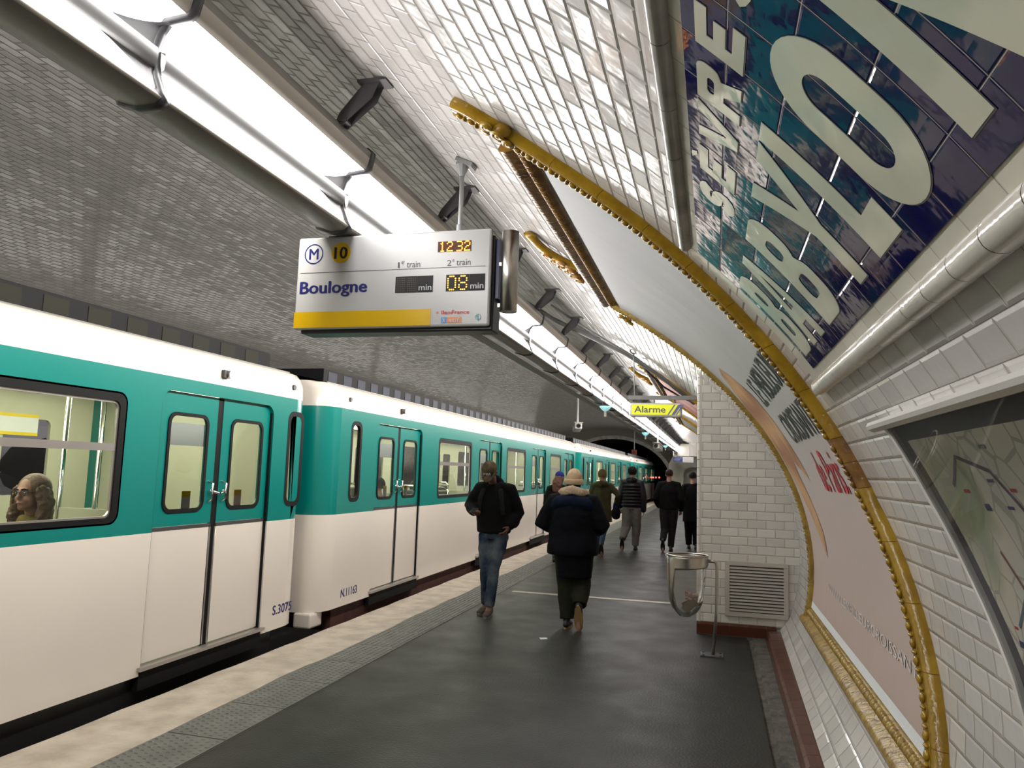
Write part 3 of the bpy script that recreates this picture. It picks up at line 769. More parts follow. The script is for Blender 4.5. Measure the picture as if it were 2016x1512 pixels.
for k in range(31):
    z = .35+(1.82-.35)*k/30; P.append([W(z, mpath(z)+a, h) for a, h in ((.018, 0), (.018, .034), (0, .036), (-.004, .031), (-.004, 0))])
mb.grid(P); rel(fixn(mb.build('side_frame', M['white_metal'], mapo)), mapo)
mb = MB()
pr = [(0, .0), (0, .05), (.012, .062), (.024, .062), (.034, .05), (.034, 0)]
mb.grid([[W(1.808+a, y, h) for a, h in pr] for y in (-1, 1, 2, 2.92)]); mb.face([W(1.808+a, 2.92, h) for a, h in pr])
rel(fixn(mb.build('top_rail', M['white_metal'], mapo)), mapo)
# printed metro lines and the river
def ribbon(pts, wd, off, name, m, root):
    mb = MB(); P = []
    for i, (y, z) in enumerate(pts):
        a = pts[max(0, i-1)]; b = pts[min(len(pts)-1, i+1)]; d = Vector((b[0]-a[0], b[1]-a[1], 0)).normalized(); nx, nz_ = -d.y*wd, d.x*wd
        P.append([W(z+nz_, y+nx, off), W(z-nz_, y-nx, off)])
    mb.grid(P); return rel(mb.build(name, m, root), root)
MC = [mat('line_%d' % i, c, .4) for i, c in enumerate(((.12, .05, .10), (.05, .12, .16), (.25, .08, .05), (.20, .17, .05), (.10, .10, .20)))]
def wig(pts, n=8):
    out = []
    for (a, b), (c, d) in zip(pts, pts[1:]):
        for k in range(n): out.append((a+(c-a)*k/n, b+(d-b)*k/n))
    out.append(pts[-1]); return out
ribbon(wig([(2.45, 1.62), (2.3, 1.70), (2.1, 1.66), (1.95, 1.52), (1.8, 1.30), (1.5, 1.1), (1.1, 1.0)]), .006, .0175, 'metro_line', MC[0], mapo)
ribbon(wig([(2.35, 1.25), (2.1, 1.45), (1.9, 1.58), (1.6, 1.40), (1.3, 1.32), (.9, 1.1)]), .006, .0175, 'metro_line', MC[1], mapo)
ribbon(wig([(2.3, 1.45), (2.12, 1.25), (1.95, 1.05), (1.75, .9), (1.5, .8)]), .006, .0175, 'metro_line', MC[2], mapo)
ribbon(wig([(1.7, 1.72), (1.66, 1.5), (1.72, 1.3), (1.5, 1.2), (1.3, 1.02)]), .006, .0175, 'metro_line', MC[4], mapo)
ribbon(wig([(2.02, 1.40), (1.85, 1.60), (1.75, 1.72)]), .025, .0172, 'river', mat('map_river', (.28, .33, .40), .4), mapo)
for k in range(60):
    y, z = random.uniform(1.2, 2.4), random.uniform(.75, 1.72)
    ribbon([(y, z), (y-random.uniform(.02, .05), z)], random.choice((.004, .005, .009)), .0176, 'place_name', random.choice((M['ink_dark'], M['navy'], M['ink_red'])), mapo)

# ------------------------------------------------------------------ light band (sections of 1.5 m)
LP = [(-1.885, 3.352), (-1.898, 3.300), (-1.915, 3.285), (-2.012, 3.277), (-2.042, 3.240), (-2.060, 3.180), (-2.058, 3.12), (-2.046, 3.06), (-2.015, 2.985), (-2.0, 2.957)]
LP_OUT = [(-2.0, 2.957), (-2.02, 2.942), (-2.10, 2.937), (-2.19, 2.965), (-2.228, 3.05), (-2.245, 3.20), (-2.20, 3.33), (-2.05, 3.41), (-1.90, 3.405), (-1.878, 3.385), (-1.885, 3.352)]
def lamp_section(loc_y, mirror=False):
    t = empty('light_fixture', (0, 0, 0))
    L_ = 1.5
    def bld(name, prof, m, y0, y1, closed=False, off=0, smooth=True):
        mb = MB(); n = Vector
        P = [[(x, y, z) for x, z in prof] for y in (y0, y1)]
        mb.grid(P, closed=closed); o = mb.build(name, m, t, smooth=smooth); return o
    bld('housing', LP_OUT, M['housing'], 0, L_, smooth=True)
    bld('upper_flange', LP[:3], M['beige_metal'], 0, L_)
    bld('diffuser', [LP[2], LP[3], LP[4], LP[5], (-2.0602, 3.176)], M['diffuser'], .02, L_-.03)
    bld('diffuser', [(-2.053, 3.085), (-2.046, 3.06), (-2.022, 3.0)], M['diffuser'], .02, L_-.03)
    bld('lower_lip', [(-2.022, 3.0), (-2.012, 2.982), (-1.995, 2.965), (-2.0, 2.955), (-2.012, 2.955)], M['beige_metal'], 0, L_)
    bld('lamp_rail', [(-2.0602, 3.176), (-2.03, 3.165), (-2.024, 3.13), (-2.03, 3.096), (-2.053, 3.085)], M['reflector'], .02, L_-.02)
    bld('track_side_diffuser', [(-2.193, 2.972), (-2.236, 3.052), (-2.252, 3.19)], M['diffuser_back'], .06, L_-.06)  # added glowing panel, unseen from the camera, brightens the train side
    bld('added_light_baffle', [(-2.25, 3.205), (-2.40, 3.175), (-2.405, 3.187), (-2.24, 3.235)], M['housing'], 0, L_)  # unseen flap added to hold the fill panel's light off the vault
    # moulded ends of the trough
    def px_at(z):
        for (xa, za), (xb, zb) in zip(LP[2:], LP[3:]):
            if zb <= z <= za: return xa+(xb-xa)*(za-z)/max(1e-6, za-zb)
        return LP[-2][0]
    mb = MB(); P = []
    for k in range(13):
        f = k/12; y = L_-.40*(1-f); e = f**1.9
        z1, z0 = 3.165+(3.279-3.165)*e, 3.10+(2.99-3.10)*e
        P.append([(px_at(z0+(z1-z0)*j/14)+.005, y, z0+(z1-z0)*j/14-(.004 if j == 14 else 0)) for j in range(15)])
    mb.grid(P); mb.build('end_moulding', M['moulding'], t, smooth=True)
    bld('end_moulding', LP[2:9], M['moulding'], 0, .02)
    # gasket rib following the trough at the joint
    mb = MB(); ring = LP+LP_OUT[1:-1]
    cx, cz = -2.05, 3.15
    def out(p, k): 
        d = Vector((p[0]-cx, p[1]-cz)); 
        return d
    pr = [(p[0]+.0, p[1]) for p in ring]
    P = []
    for y, k in ((-.022, .0), (-.018, 1), (.018, 1), (.022, .0)):
        row = []
        for i, p in enumerate(ring):
            a = ring[i-1]; b = ring[(i+1) % len(ring)]; d = Vector((b[0]-a[0], b[1]-a[1])).normalized(); nx, nz = d.y, -d.x
            row.append((p[0]-nx*(.012 if k else -.002), y, p[1]-nz*(.012 if k else -.002)))
        P.append(row)
    mb.grid(P, closed=True); fixn(mb.build('gasket', M['gasket'], t, smooth=True))
    # wall bracket
    mb = MB()
    for y in (1.10, 1.16):
        mb.face([(-1.90, y, 3.395), (-1.88, y, 3.44), (-1.74, y, 3.60), (-1.66, y, 3.60), (-1.70, y, 3.50), (-1.80, y, 3.42), (-1.86, y, 3.37)])
    mb.box(-1.93, -1.84, 1.09, 1.17, 3.39, 3.40); mb.box(-1.78, -1.62, 1.08, 1.18, 3.585, 3.60)
    mb.grid([[(-1.88, 1.16, 3.44), (-1.88, 1.10, 3.44)], [(-1.74, 1.16, 3.60), (-1.74, 1.10, 3.60)]])
    mb.build('bracket', M['bracket_grey'], t)
    t.location = (0, loc_y, 0)
    return t
def copy_tree(o, parent=None):
    c = o.copy(); COL.objects.link(c)
    if parent is not None: c.parent = parent
    for ch in o.children: copy_tree(ch, c)
    return c
proto = lamp_section(0)
ys = [2.25+1.5*k for k in range(-3, 28)]
for i, y in enumerate(ys):
    o = proto if i == 0 else copy_tree(proto)
    o.location = (0, y, 0)
    if i == 3: tag(o, 'lit white lamp section crossing the top left corner of the picture', 'lamp', 'continuous light band sections')
    elif i == 4: tag(o, 'lit white lamp section running from the first grey gasket to above the train indicator', 'lamp', 'continuous light band sections')
    elif i == 5: tag(o, 'lit white lamp section directly behind the train indicator sign', 'lamp', 'continuous light band sections')
    else: tag(o, 'lit white lamp section in the row receding beyond the train indicator', 'lamp', 'continuous light band sections')
    if y < 0: o['label'] = 'lit white lamp section overhead behind the viewer'
# other platform's light band (mirrored), plus an added unmirrored row as fill
proto_far = copy_tree(proto)
for ch in list(proto_far.children):
    if ch.name.startswith('diffuser'):
        ch.data = ch.data.copy(); ch.data.materials[0] = M['diffuser_far']
    elif not ch.name.startswith(('housing', 'upper_flange', 'lower_lip')): bpy.data.objects.remove(ch)
for k in range(4):
    for sx, x_ in ((-1, -12.5), (1, -7.95)):
        o = copy_tree(proto_far); o.scale = (sx, 7.5, 1); o.location = (x_, -1+k*11.25, 0)
        tag(o, 'lit lamp band over the opposite platform, track-facing row added as fill', 'lamp', 'opposite platform light bands')

for ch in list(proto_far.children): bpy.data.objects.remove(ch)
bpy.data.objects.remove(proto_far)
# cable tray under the light band
mb = MB(); mb.box(-2.235, -2.20, 6.5, 44, 2.88, 2.935); mb.box(-2.20, -2.12, 6.5, 44, 2.88, 2.886)
tag(mb.build('cable_tray', M['dark_steel']), 'slim dark cable tray running under the receding light band', 'cable tray')
# block where the band ends
mb = MB(); mb.box(-2.25, -.2, 44.2, 44.5, 2.75, 3.45)
tag(mb.build('trim_10', M['beige_metal']), kind='structure')

# ------------------------------------------------------------------ train indicator
YS = 3.80
ti = empty('train_indicator', (-1.76, YS, 2.66), label='white hanging next-train indicator reading Boulogne with amber digits', cat='sign')
X0, X1, Z0, Z1 = -2.345, -1.167, 2.388, 2.930
def inv(o): o.data.transform(Matrix.Translation(-ti.location)); return o
tilt = -.018
def front(me, name, m, parent=ti, dy=.0):
    o = put(me, name, m, parent, M_front(0, YS-dy, 0)); inv(o); return o
mb = MB(); mb.box(X0, X1, YS, YS+.03, Z0, Z1); inv(mb.build('front_panel', M['sign_white'], ti, bevel=.012))
mb = MB(); mb.box(X0+.03, X1+.012, YS+.03, YS+.17, Z0-.02, Z1-.03); inv(mb.build('case', M['black'], ti, bevel=.008))
mb = MB(); mb.box(X1+.012, X1+.032, YS+.05, YS+.16, Z0+.16, Z1-.05); inv(mb.build('side_cover', M['navy'], ti))
mb = MB(); mb.cyl((X1+.090, YS+.06, Z0+.085), (X1+.090, YS+.06, Z1-.01), .047, n=32); o = inv(mb.build('steel_cylinder', M['steel'], ti)); 
for p in o.data.polygons: p.use_smooth = len(p.vertices) == 4
mb = MB(); mb.box(X1+.03, X1+.07, YS+.05, YS+.07, 2.73, 2.75); mb.box(X1+.03, X1+.07, YS+.05, YS+.07, 2.50, 2.52); inv(mb.build('bracket', M['steel'], ti))
Wd, Ht = X1-X0, Z1-Z0
fx = lambda u: X0+Wd*u
fz = lambda v: Z1-Ht*v        # v measured downwards 0..1
def F(me, u0, u1, v0, v1): return fit(me, fx(u0), fx(u1), fz(v1), fz(v0))
def sq(u0, u1, v0, v1, name, m, dy=.0015): return front(outline_mesh([[(fx(u0), fz(v1)), (fx(u1), fz(v1)), (fx(u1), fz(v0)), (fx(u0), fz(v0))]]), name, m, dy=dy)
sq(0.0005, .715, .815, .985, 'yellow_band', M['ochre'])
sq(.02, .975, .388, .393, 'rule', M['black'])
cx_, cz_, rr_ = fx(.088), fz(.185), .060
circ = lambda r, n=40: [(cx_+r*math.cos(2*PI*k/n), cz_+r*math.sin(2*PI*k/n)) for k in range(n)]
front(outline_mesh([circ(rr_), circ(rr_-.007)]), 'metro_symbol', M['navy'], dy=.0015)
front(F(text_mesh('M', bold=.022), .062, .114, .125, .245), 'metro_letter', M['navy'], dy=.0016)
cx_ = fx(.235); front(outline_mesh([circ(rr_)]), 'line_disc', M['ochre'], dy=.0015)
front(F(text_mesh('10', bold=.03), .199, .271, .12, .25), 'line_number', M['black'], dy=.0025)
front(F(text_mesh('Boulogne', bold=.034), .022, .385, .485, .66), 'destination', M['navy'], dy=.0016)
front(F(text_mesh('1', bold=.0), .538, .547, .315, .375), 'caption', M['black'], dy=.0016)
front(F(text_mesh('er'), .556, .572, .305, .335), 'caption', M['black'], dy=.0016)
front(F(text_mesh('train'), .583, .652, .313, .375), 'caption', M['black'], dy=.0016)
front(F(text_mesh('2'), .786, .808, .315, .375), 'caption', M['black'], dy=.0016)
front(F(text_mesh('e'), .812, .822, .308, .335), 'caption', M['black'], dy=.0016)
front(F(text_mesh('train'), .832, .902, .313, .375), 'caption', M['black'], dy=.0016)
DIG = {'1': ["00100","01100","00100","00100","00100","00100","01110"], '2': ["01110","10001","00001","00110","01000","10000","11111"],
       '3': ["11110","00001","00001","01110","00001","00001","11110"], '0': ["01110","10001","10001","10001","10001","10001","01110"],
       '8': ["01110","10001","10001","01110","10001","10001","01110"], ' ': ["00000"]*7, 'x': ["11111"]*7}
def dots(txt, u0, u1, v0, v1, name, m, r=.0031, shape=6, gap=1):
    mb = MB(); cols = []
    for ch in txt:
        g_ = DIG[ch] if ch != ' ' else None
        if g_ is None: cols += [[0]*7]*2; continue
        for c in range(5): cols.append([int(g_[r_][c]) for r_ in range(7)])
        cols.append([0]*7)
    cols = cols[:-1]; n = len(cols)
    for i, c in enumerate(cols):
        for j, on in enumerate(c):
            if not on: continue
            x = fx(u0+(u1-u0)*(i+.5)/n); z = fz(v0+(v1-v0)*(j+.5)/7)
            mb.bm.faces.new([mb.bm.verts.new((x+r*math.cos(2*PI*k/shape), YS-.004, z+r*math.sin(2*PI*k/shape))) for k in range(shape)])
    return inv(mb.build(name, m, ti))
M['panel_black'] = mat('display_black', (.012, .012, .012), .5, spec=.2)
M['led_back'] = mat('clock_backing', (.10, .045, .03), .6, spec=.15)
sq(.737, .902, .118, .228, 'clock_window', M['led_back'])
dots('12 32', .745, .898, .12, .228, 'clock_digits', M['led'], r=.0032)
for u0, txt in ((.53, 'xx'), (.785, '08')):
    sq(u0, u0+.112, .468, .64, 'display_window', mat('smoked_window', (.02, .017, .015), .5, spec=.2)); sq(u0+.113, u0+.19, .468, .64, 'unit_panel', M['panel_black'])
    if txt == 'xx': dots('xx', u0+.006, u0+.106, .48, .63, 'unlit_digits', M['led_off'], r=.0025)
    else: dots('08', u0+.006, u0+.106, .475, .635, 'minute_digits', M['led'], r=.0037)
    front(F(text_mesh('min', bold=.01), u0+.12, u0+.184, .562, .62), 'unit_text', M['sign_white'], dy=.003)
front(F(text_mesh('île', bold=.02), .765, .798, .835, .875), 'logo_text', M['red'], dy=.0016)
front(F(text_mesh('de'), .799, .818, .84, .875), 'logo_text', M['red'], dy=.0016)
front(F(text_mesh('France', bold=.02), .819, .905, .835, .875), 'logo_text', M['red'], dy=.0016)
st = []; 
for k in range(16):
    r_ = .0105 if k % 2 == 0 else .003; st.append((fx(.748)+r_*math.cos(PI*k/8), fz(.856)+r_*math.sin(PI*k/8)))
front(outline_mesh([st]), 'logo_star', M['red'], dy=.0016)
sq(.768, .797, .905, .965, 'logo_panel', mat('logo_blue', (.08, .25, .55), .4)); sq(.797, .868, .905, .965, 'logo_panel', mat('logo_orange', (.65, .22, .08), .4))
front(F(text_mesh('stif', bold=.015), .806, .860, .912, .958), 'logo_text', M['sign_white'], dy=.003)
front(F(text_mesh('x', bold=.015), .775, .791, .915, .958), 'logo_figure', M['sign_white'], dy=.003)
cx_, cz_ = fx(.948), fz(.91)
M['logo_teal'] = mat('logo_teal', (.05, .28, .30), .4)
front(outline_mesh([circ(.0165), circ(.013)]), 'logo_ring', M['logo_teal'], dy=.0016)
front(outline_mesh([[(cx_-.012, cz_+.012), (cx_+.002, cz_+.006), (cx_+.001, cz_-.004), (cx_+.004, cz_-.022), (cx_-.002, cz_-.022), (cx_-.003, cz_-.002), (cx_-.016, cz_+.004)]]), 'logo_mark', M['logo_teal'], dy=.0018)
# hanging pole and clamp to the lamp band
px_, py_ = -1.53, 4.30; zt = W(3.551, 0).z
mb = MB(); mb.cyl((px_, py_, Z1-.10), (px_, py_, 3.50), .014, n=12); mb.cyl((px_, py_, Z1+.05), (px_, py_, Z1+.20), .022, n=12); mb.tube([(px_, py_, Z1-.10), (px_, YS+.12, Z1-.10)], .02, n=10); inv(mb.build('hanging_pole', M['conduit'], ti, smooth=True))
mb = MB(); mb.box(-.06, .06, -.045, .045, -.01, .015, M=Matrix.Translation((px_+.02, py_, 3.525)) @ Matrix.Rotation(R(25), 4, 'Y')); mb.tube([(px_, py_, 3.46), (px_, py_, 3.52)], [.02, .045], n=10); inv(mb.build('ceiling_plate', M['conduit'], ti))
mb = MB(); mb.cyl((-2.10, YS+.1, 2.94), (-2.10, YS+.1, Z1-.06), .03, n=12); mb.box(-2.17, -2.03, YS+.03, YS+.17, 2.932, 2.942)
inv(mb.build('lamp_clamp', M['black'], ti))

# ------------------------------------------------------------------ metro train
XS, XF, XCN = -3.85, -6.25, -5.05
def car(name, y0, y1, doors, wins, slots, olive=False, near_end=True):
    t = empty(name, (XCN, (y0+y1)/2, -1.1))
    def B(mb, n, m, smooth=False, bevel=0, parent=t): return mb.build(n, m, parent, smooth=smooth, world=True, bevel=bevel)
    def side(me, n, m, X, parent=t):
        o = put(me, n, m, parent, M_side(X)); 
        L = Matrix.Translation(-t.location)
        if parent is not t: pass
        o.data.transform(L); return o
    c = .28; a, b = y0+c, y1-c; DW = .72; ZT = 2.13
    # lower cream panels with door notches (one outline)
    pts = [(a, .12)]
    for d in doors: pts += [(d-DW, .12), (d-DW, 1.10), (d+DW, 1.10), (d+DW, .12)]
    pts += [(b, .12), (b, 1.101), (a, 1.101)]
    segs = [a]+[v for d in doors for v in (d-DW, d+DW)]+[b]
    for k in range(0, len(segs), 2):
        if segs[k+1]-segs[k] > .01:
            mb = MB(); mb.box(XS-.03, XS, segs[k], segs[k+1], .12, 1.10); B(mb, 'lower_side_panel', M['train_white'])
    pts = [(a, 1.10)]
    for d in doors:
        pts += [(d-DW, 1.10), (d-DW, ZT-.10)]+[(d-DW+.10-.10*math.cos(R(q)), ZT-.10+.10*math.sin(R(q))) for q in (15, 35, 55, 75, 90)]+[(d+DW-.10+.10*math.sin(R(q)), ZT-.10+.10*math.cos(R(q))) for q in (0, 15, 35, 55, 75)]+[(d+DW, ZT-.10), (d+DW, 1.10)]
    pts += [(b, 1.10), (b, 2.23), (a, 2.23)]
    holes = [rrect(w0, w1, 1.19, 2.05, .07) for w0, w1 in wins]+[rrect(s0, s1, 1.23, 2.10, .08) for s0, s1 in slots]
    me = outline_mesh([pts]+holes, extrude=.015); side(me, 'teal_side_band', M['teal'], XS-.015)
    UP = [(XS, 2.23), (XS-.004, 2.34), (XS-.03, 2.42), (XS-.08, 2.475), (XS-.16, 2.50)]
    mb = MB(); mb.grid([[(x, y, z) for x, z in UP] for y in (a, b)]); fixn(B(mb, 'cantrail', M['train_white'], smooth=True))
    mb = MB(); mb.box(XS-.175, XS-.155, y0+.2, y1-.2, 2.498, 2.506); B(mb, 'gutter_strip', M['black'])
    # rounded ends, drawn as stacked bands around the corner
    def endband(prof, n, m):
        for ye, sg_ in ((y0, 1), (y1, -1)):
            mb = MB(); rows = []
            for x, z in prof:
                dx = XS-x; r_ = []
                for q in range(7):
                    an = R(90*q/6); r_.append((x-c*.8+(c*.8)*math.cos(an), ye+sg_*(c-c*math.sin(an)), z))
                r_.append((XCN, ye, z)); 
                for q in range(7):
                    an = R(90-90*q/6); r_.append((XF+dx+c*.8-(c*.8)*math.cos(an), ye+sg_*(c-c*math.sin(an)), z))
                rows.append(r_)
            mb.grid(rows); fixn(B(mb, n, m, smooth=True))
    endband([(XS, .12), (XS, 1.10)], 'end_lower_panel', M['train_white'])
    endband([(XS, 1.10), (XS, 2.23)], 'end_teal_panel', M['teal'])
    endband(UP, 'end_upper_panel', M['train_white'])
    if not olive:
        mb = MB(); mb.box(XS-.26, XS-.06, y0-.02, y0+.22, -.03, .12); B(mb, 'corner_bracket', M['train_white'], bevel=.02)
    # far side, roof, underframe
    me = outline_mesh([[(a, .12), (b, .12), (b, 2.45), (a, 2.45)]]+[rrect(w0, w1, 1.19, 2.05, .07) for w0, w1 in wins]+[rrect(d-.6, d-.1, 1.25, 1.96, .06) for d in doors]+[rrect(d+.1, d+.6, 1.25, 1.96, .06) for d in doors], extrude=.015)
    side(me, 'far_side', M['inner'], XF+.015)
    mb = MB(); mb.grid([[(XS-.16, y, 2.50), (XS-.5, y, 2.57), (XCN, y, 2.60), (XF+.5, y, 2.57), (XF+.03, y, 2.45)] for y in (y0+.05, y1-.05)]); fixn(B(mb, 'roof', M['roof_dark'], smooth=True))
    lo = M['roof_olive'] if olive else M['roof_blue']
    mb = MB(); mb.box(XS-1.6, XS-.286, y0+.35, y1-.35, 2.50, 2.668); B(mb, 'roof_duct', M['roof_dark'])
    y = y0+.45
    while y < y1-.6:
        mb = MB(); mb.box(XS-.30, XS-.282, y, y+.2, 2.535, 2.645); B(mb, 'roof_louver', lo); y += .36
    mb = MB(); mb.box(XF+.1, XS-.06, y0+.4, y1-.4, -.12, .12); B(mb, 'underframe', M['black'] if olive else M['under'])
    mb = MB(); 
    for yy in (y0+2.4, y1-2.4):
        for q in (-.8, .8): mb.cyl((XS-.25, yy+q, -.75), (XS-.4, yy+q, -.75), .36, n=20)
        mb.box(XS-.5, XS-.15, yy-1.3, yy+1.3, -.8, -.45)
    B(mb, 'bogies', M['black'])
    # windows
    for w0, w1 in wins:
        me = outline_mesh([rrect(w0-.012, w1+.012, 1.178, 2.062, .08), rrect(w0+.05, w1-.05, 1.225, 2.0, .05)], extrude=.012); f = side(me, 'window_frame', M['rubber'], XS-.012)
        me = outline_mesh([rrect(w0+.05, w1-.05, 1.225, 2.0, .05), rrect(w0+.062, w1-.062, 1.237, 1.985, .04)], extrude=.008); side(me, 'inner_trim', M['alu'], XS-.02)
        mb = MB(); mb.box(XS-.03, XS-.008, w0+.06, w1-.06, 1.665, 1.715); B(mb, 'window_bar', M['alu'])
        mb = MB(); mb.face([(XS-.018, w0+.05, 1.225), (XS-.018, w1-.05, 1.225), (XS-.018, w1-.05, 2.0), (XS-.018, w0+.05, 2.0)]); B(mb, 'window_pane', M['glass'])
    for s0, s1 in slots:
        me = outline_mesh([rrect(s0-.01, s1+.01, 1.22, 2.11, .09), rrect(s0+.035, s1-.035, 1.265, 2.065, .06)], extrude=.02); side(me, 'window_frame', M['rubber'], XS-.018)
        mb = MB(); mb.face([(XS-.03, s0, 1.23), (XS-.03, s1, 1.23), (XS-.03, s1, 2.10), (XS-.03, s0, 2.10)]); B(mb, 'window_pane', M['glass'])
    # doors
    XD = XS-.045
    for d in doors:
        for sg_ in (-1, 1):
            yi, yo = d+sg_*.035, d+sg_*(DW-.005)
            l0, l1 = min(yi, yo), max(yi, yo)
            lf = side(outline_mesh([[(l0, 1.13), (l1, 1.13), (l1, ZT), (l0, ZT)], rrect(l0+.12, l1-.12, 1.24, 1.965, .07)], extrude=.012), 'door_leaf', M['teal'], XD)
            def sub(o): o.parent = lf; return o
            sub(side(outline_mesh([[(l0+.012, .19), (l1-.012, .19), (l1-.012, 1.105), (l0+.012, 1.105)]], extrude=.012), 'lower_panel', M['train_white'], XD))
            mb = MB(); mb.box(XD-.01, XD+.018, l0, l1, 1.105, 1.125); sub(B(mb, 'divider', M['gasket']))
            sub(side(outline_mesh([rrect(l0+.108, l1-.108, 1.228, 1.977, .08), rrect(l0+.135, l1-.135, 1.255, 1.95, .06)], extrude=.006), 'window_seal', M['rubber'], XD+.016))
            mb = MB(); mb.face([(XD, l0+.12, 1.24), (XD, l1-.12, 1.24), (XD, l1-.12, 1.965), (XD, l0+.12, 1.965)]); sub(B(mb, 'window_pane', M['glass']))
            yh = d+sg_*.085
            mb = MB(); mb.tube([(XD+.015, yh, 1.30), (XD+.05, yh, 1.32), (XD+.05, yh, 1.44), (XD+.015, yh, 1.46)], .009, n=8); mb.tube([(XD+.03, yh, 1.385), (XD+.06, d+sg_*.02, 1.365)], .011, n=8); sub(B(mb, 'handle', M['chrome'], smooth=True))
            mb = MB(); mb.box(XD-.004, XD+.014, yi-.012 if sg_ > 0 else yi, yi if sg_ > 0 else yi+.012, .19, 1.1); sub(B(mb, 'edge_strip', M['alu']))
            if sg_ < 0:
                mb = MB(); mb.box(XD-.006, XD-.003, l0+.125, l1-.125, 1.73, 1.90); sub(B(mb, 'white_notice', M['white_sticker']))
            mb = MB(); mb.box(XD-.006, XD-.003, (l0+l1)/2-.05*sg_-.05, (l0+l1)/2-.05*sg_+.05, 1.34, 1.385); sub(B(mb, 'yellow_notice', M['yellow_sticker']))
            mb = MB(); mb.box(XD-.006, XD-.003, (l0+l1)/2-.05*sg_-.05, (l0+l1)/2-.05*sg_+.05, 1.25, 1.34); sub(B(mb, 'white_notice', M['white_sticker']))
        mb = MB(); mb.box(XD-.012, XD+.008, d-.035, d+.035, .17, ZT); B(mb, 'door_seal', M['rubber'])
        me = outline_mesh([[(d-DW-.015, .16), (d-DW-.015, ZT-.1)]+[(d-DW+.10-.115*math.cos(R(q)), ZT-.10+.115*math.sin(R(q))) for q in (15, 45, 75)]+[(d+DW-.10+.115*math.sin(R(q)), ZT-.10+.115*math.cos(R(q))) for q in (15, 45, 75)]+[(d+DW+.015, ZT-.1), (d+DW+.015, .16), (d+DW-.008, .16), (d+DW-.008, ZT-.11), (d+DW-.09, ZT-.012), (d-DW+.09, ZT-.012), (d-DW+.008, ZT-.11), (d-DW+.008, .16)]], extrude=.004)
        side(me, 'door_surround', M['rubber'], XS+.001) if False else None
        mb = MB(); mb.box(XS-.05, XS+.03, d-DW-.03, d+DW+.03, .155, .18); B(mb, 'sill', M['alu'])
        mb = MB(); mb.box(XS-.05, XS+.0, d-DW-.01, d+DW+.01, .02, .155); B(mb, 'step', M['rubber'])
        for dd, wd in ((d-DW+.004, .012), (d+DW-.016, .012)):
            mb = MB(); mb.box(XS-.055, XS-.012, dd, dd+wd, .18, ZT-.06); B(mb, 'door_post', M['rubber'])
    # small roof-side lamp and round plug
    dd = doors[-1] if olive else doors[0]
    mb = MB(); mb.cyl((XS-.01, dd, 2.325), (XS+.045, dd, 2.325), .035, n=14); B(mb, 'door_lamp', M['alu'])
    mb = MB(); mb.box(XS, XS+.03, dd-.075, dd-.03, 2.295, 2.355); B(mb, 'lamp_socket', M['black'])
    for yq in (y0+.46, y1-.36): 
        mb = MB(); mb.cyl((XS-.01, yq, 2.335), (XS+.012, yq, 2.335), .026, n=14); B(mb, 'plug', M['black'])
    # interior
    mb = MB(); mb.box(XF+.06, XS-.08, y0+.15, y1-.15, .10, .13); B(mb, 'car_floor', M['inner_grey'])
    mb = MB(); mb.box(XF+.06, XS-.10, y0+.15, y1-.15, 2.24, 2.26); B(mb, 'car_ceiling', M['inner'])
    mb = MB(); mb.box(XF+.06, XS-.08, y0+.12, y0+.14, .12, 2.25); mb.box(XF+.06, XS-.08, y1-.14, y1-.12, .12, 2.25); B(mb, 'end_partition', M['inner'])
    for xl in (XCN-.35, XCN+.35):
        mb = MB(); mb.box(xl-.07, xl+.07, y0+.4, y1-.4, 2.19, 2.235); B(mb, 'ceiling_lamp', M['car_light'])
    for w0, w1 in wins:
        mid = (w0+w1)/2
        for xs_ in ((XS-.95, XS-.12), (XF+.12, XF+.95)):
            mb = MB()
            mb.box(xs_[0], xs_[1], mid-.55, mid-.08, .50, .58); mb.box(xs_[0], xs_[1], mid+.08, mid+.55, .50, .58); mb.box(xs_[0], xs_[1], mid-.07, mid+.07, .13, .5)
            st_ = B(mb, 'seat', M['seat_green'], bevel=.02)
            mb = MB(); mb.box(xs_[0], xs_[1], mid-.05, mid+.05, .58, 1.27); o = B(mb, 'backrest', M['seat_grey'], bevel=.02)
            mb = MB(); mb.tube([(xs_[0], mid, 1.0), (xs_[0], mid, 1.28), (xs_[0]+.05, mid, 1.33), (xs_[1]-.05, mid, 1.33), (xs_[1], mid, 1.28), (xs_[1], mid, 1.0)], .016, n=8); B(mb, 'grab_rail', M['chrome'], smooth=True)
    for d in doors:
        mb = MB(); mb.cyl((XCN, d, .13), (XCN, d, 2.2), .018, n=10); B(mb, 'grab_pole', M['chrome'], smooth=True)
        for q in (-1, 1):
            mb = MB(); mb.cyl((XS-.75, d+q*.80, .13), (XS-.75, d+q*.80, 2.2), .018, n=10); B(mb, 'grab_pole', M['chrome'], smooth=True)
            mb = MB(); mb.box(XS-.75, XS-.1, d+q*.79, d+q*.81, .13, 1.25); B(mb, 'draught_screen', M['inner'])
    return t
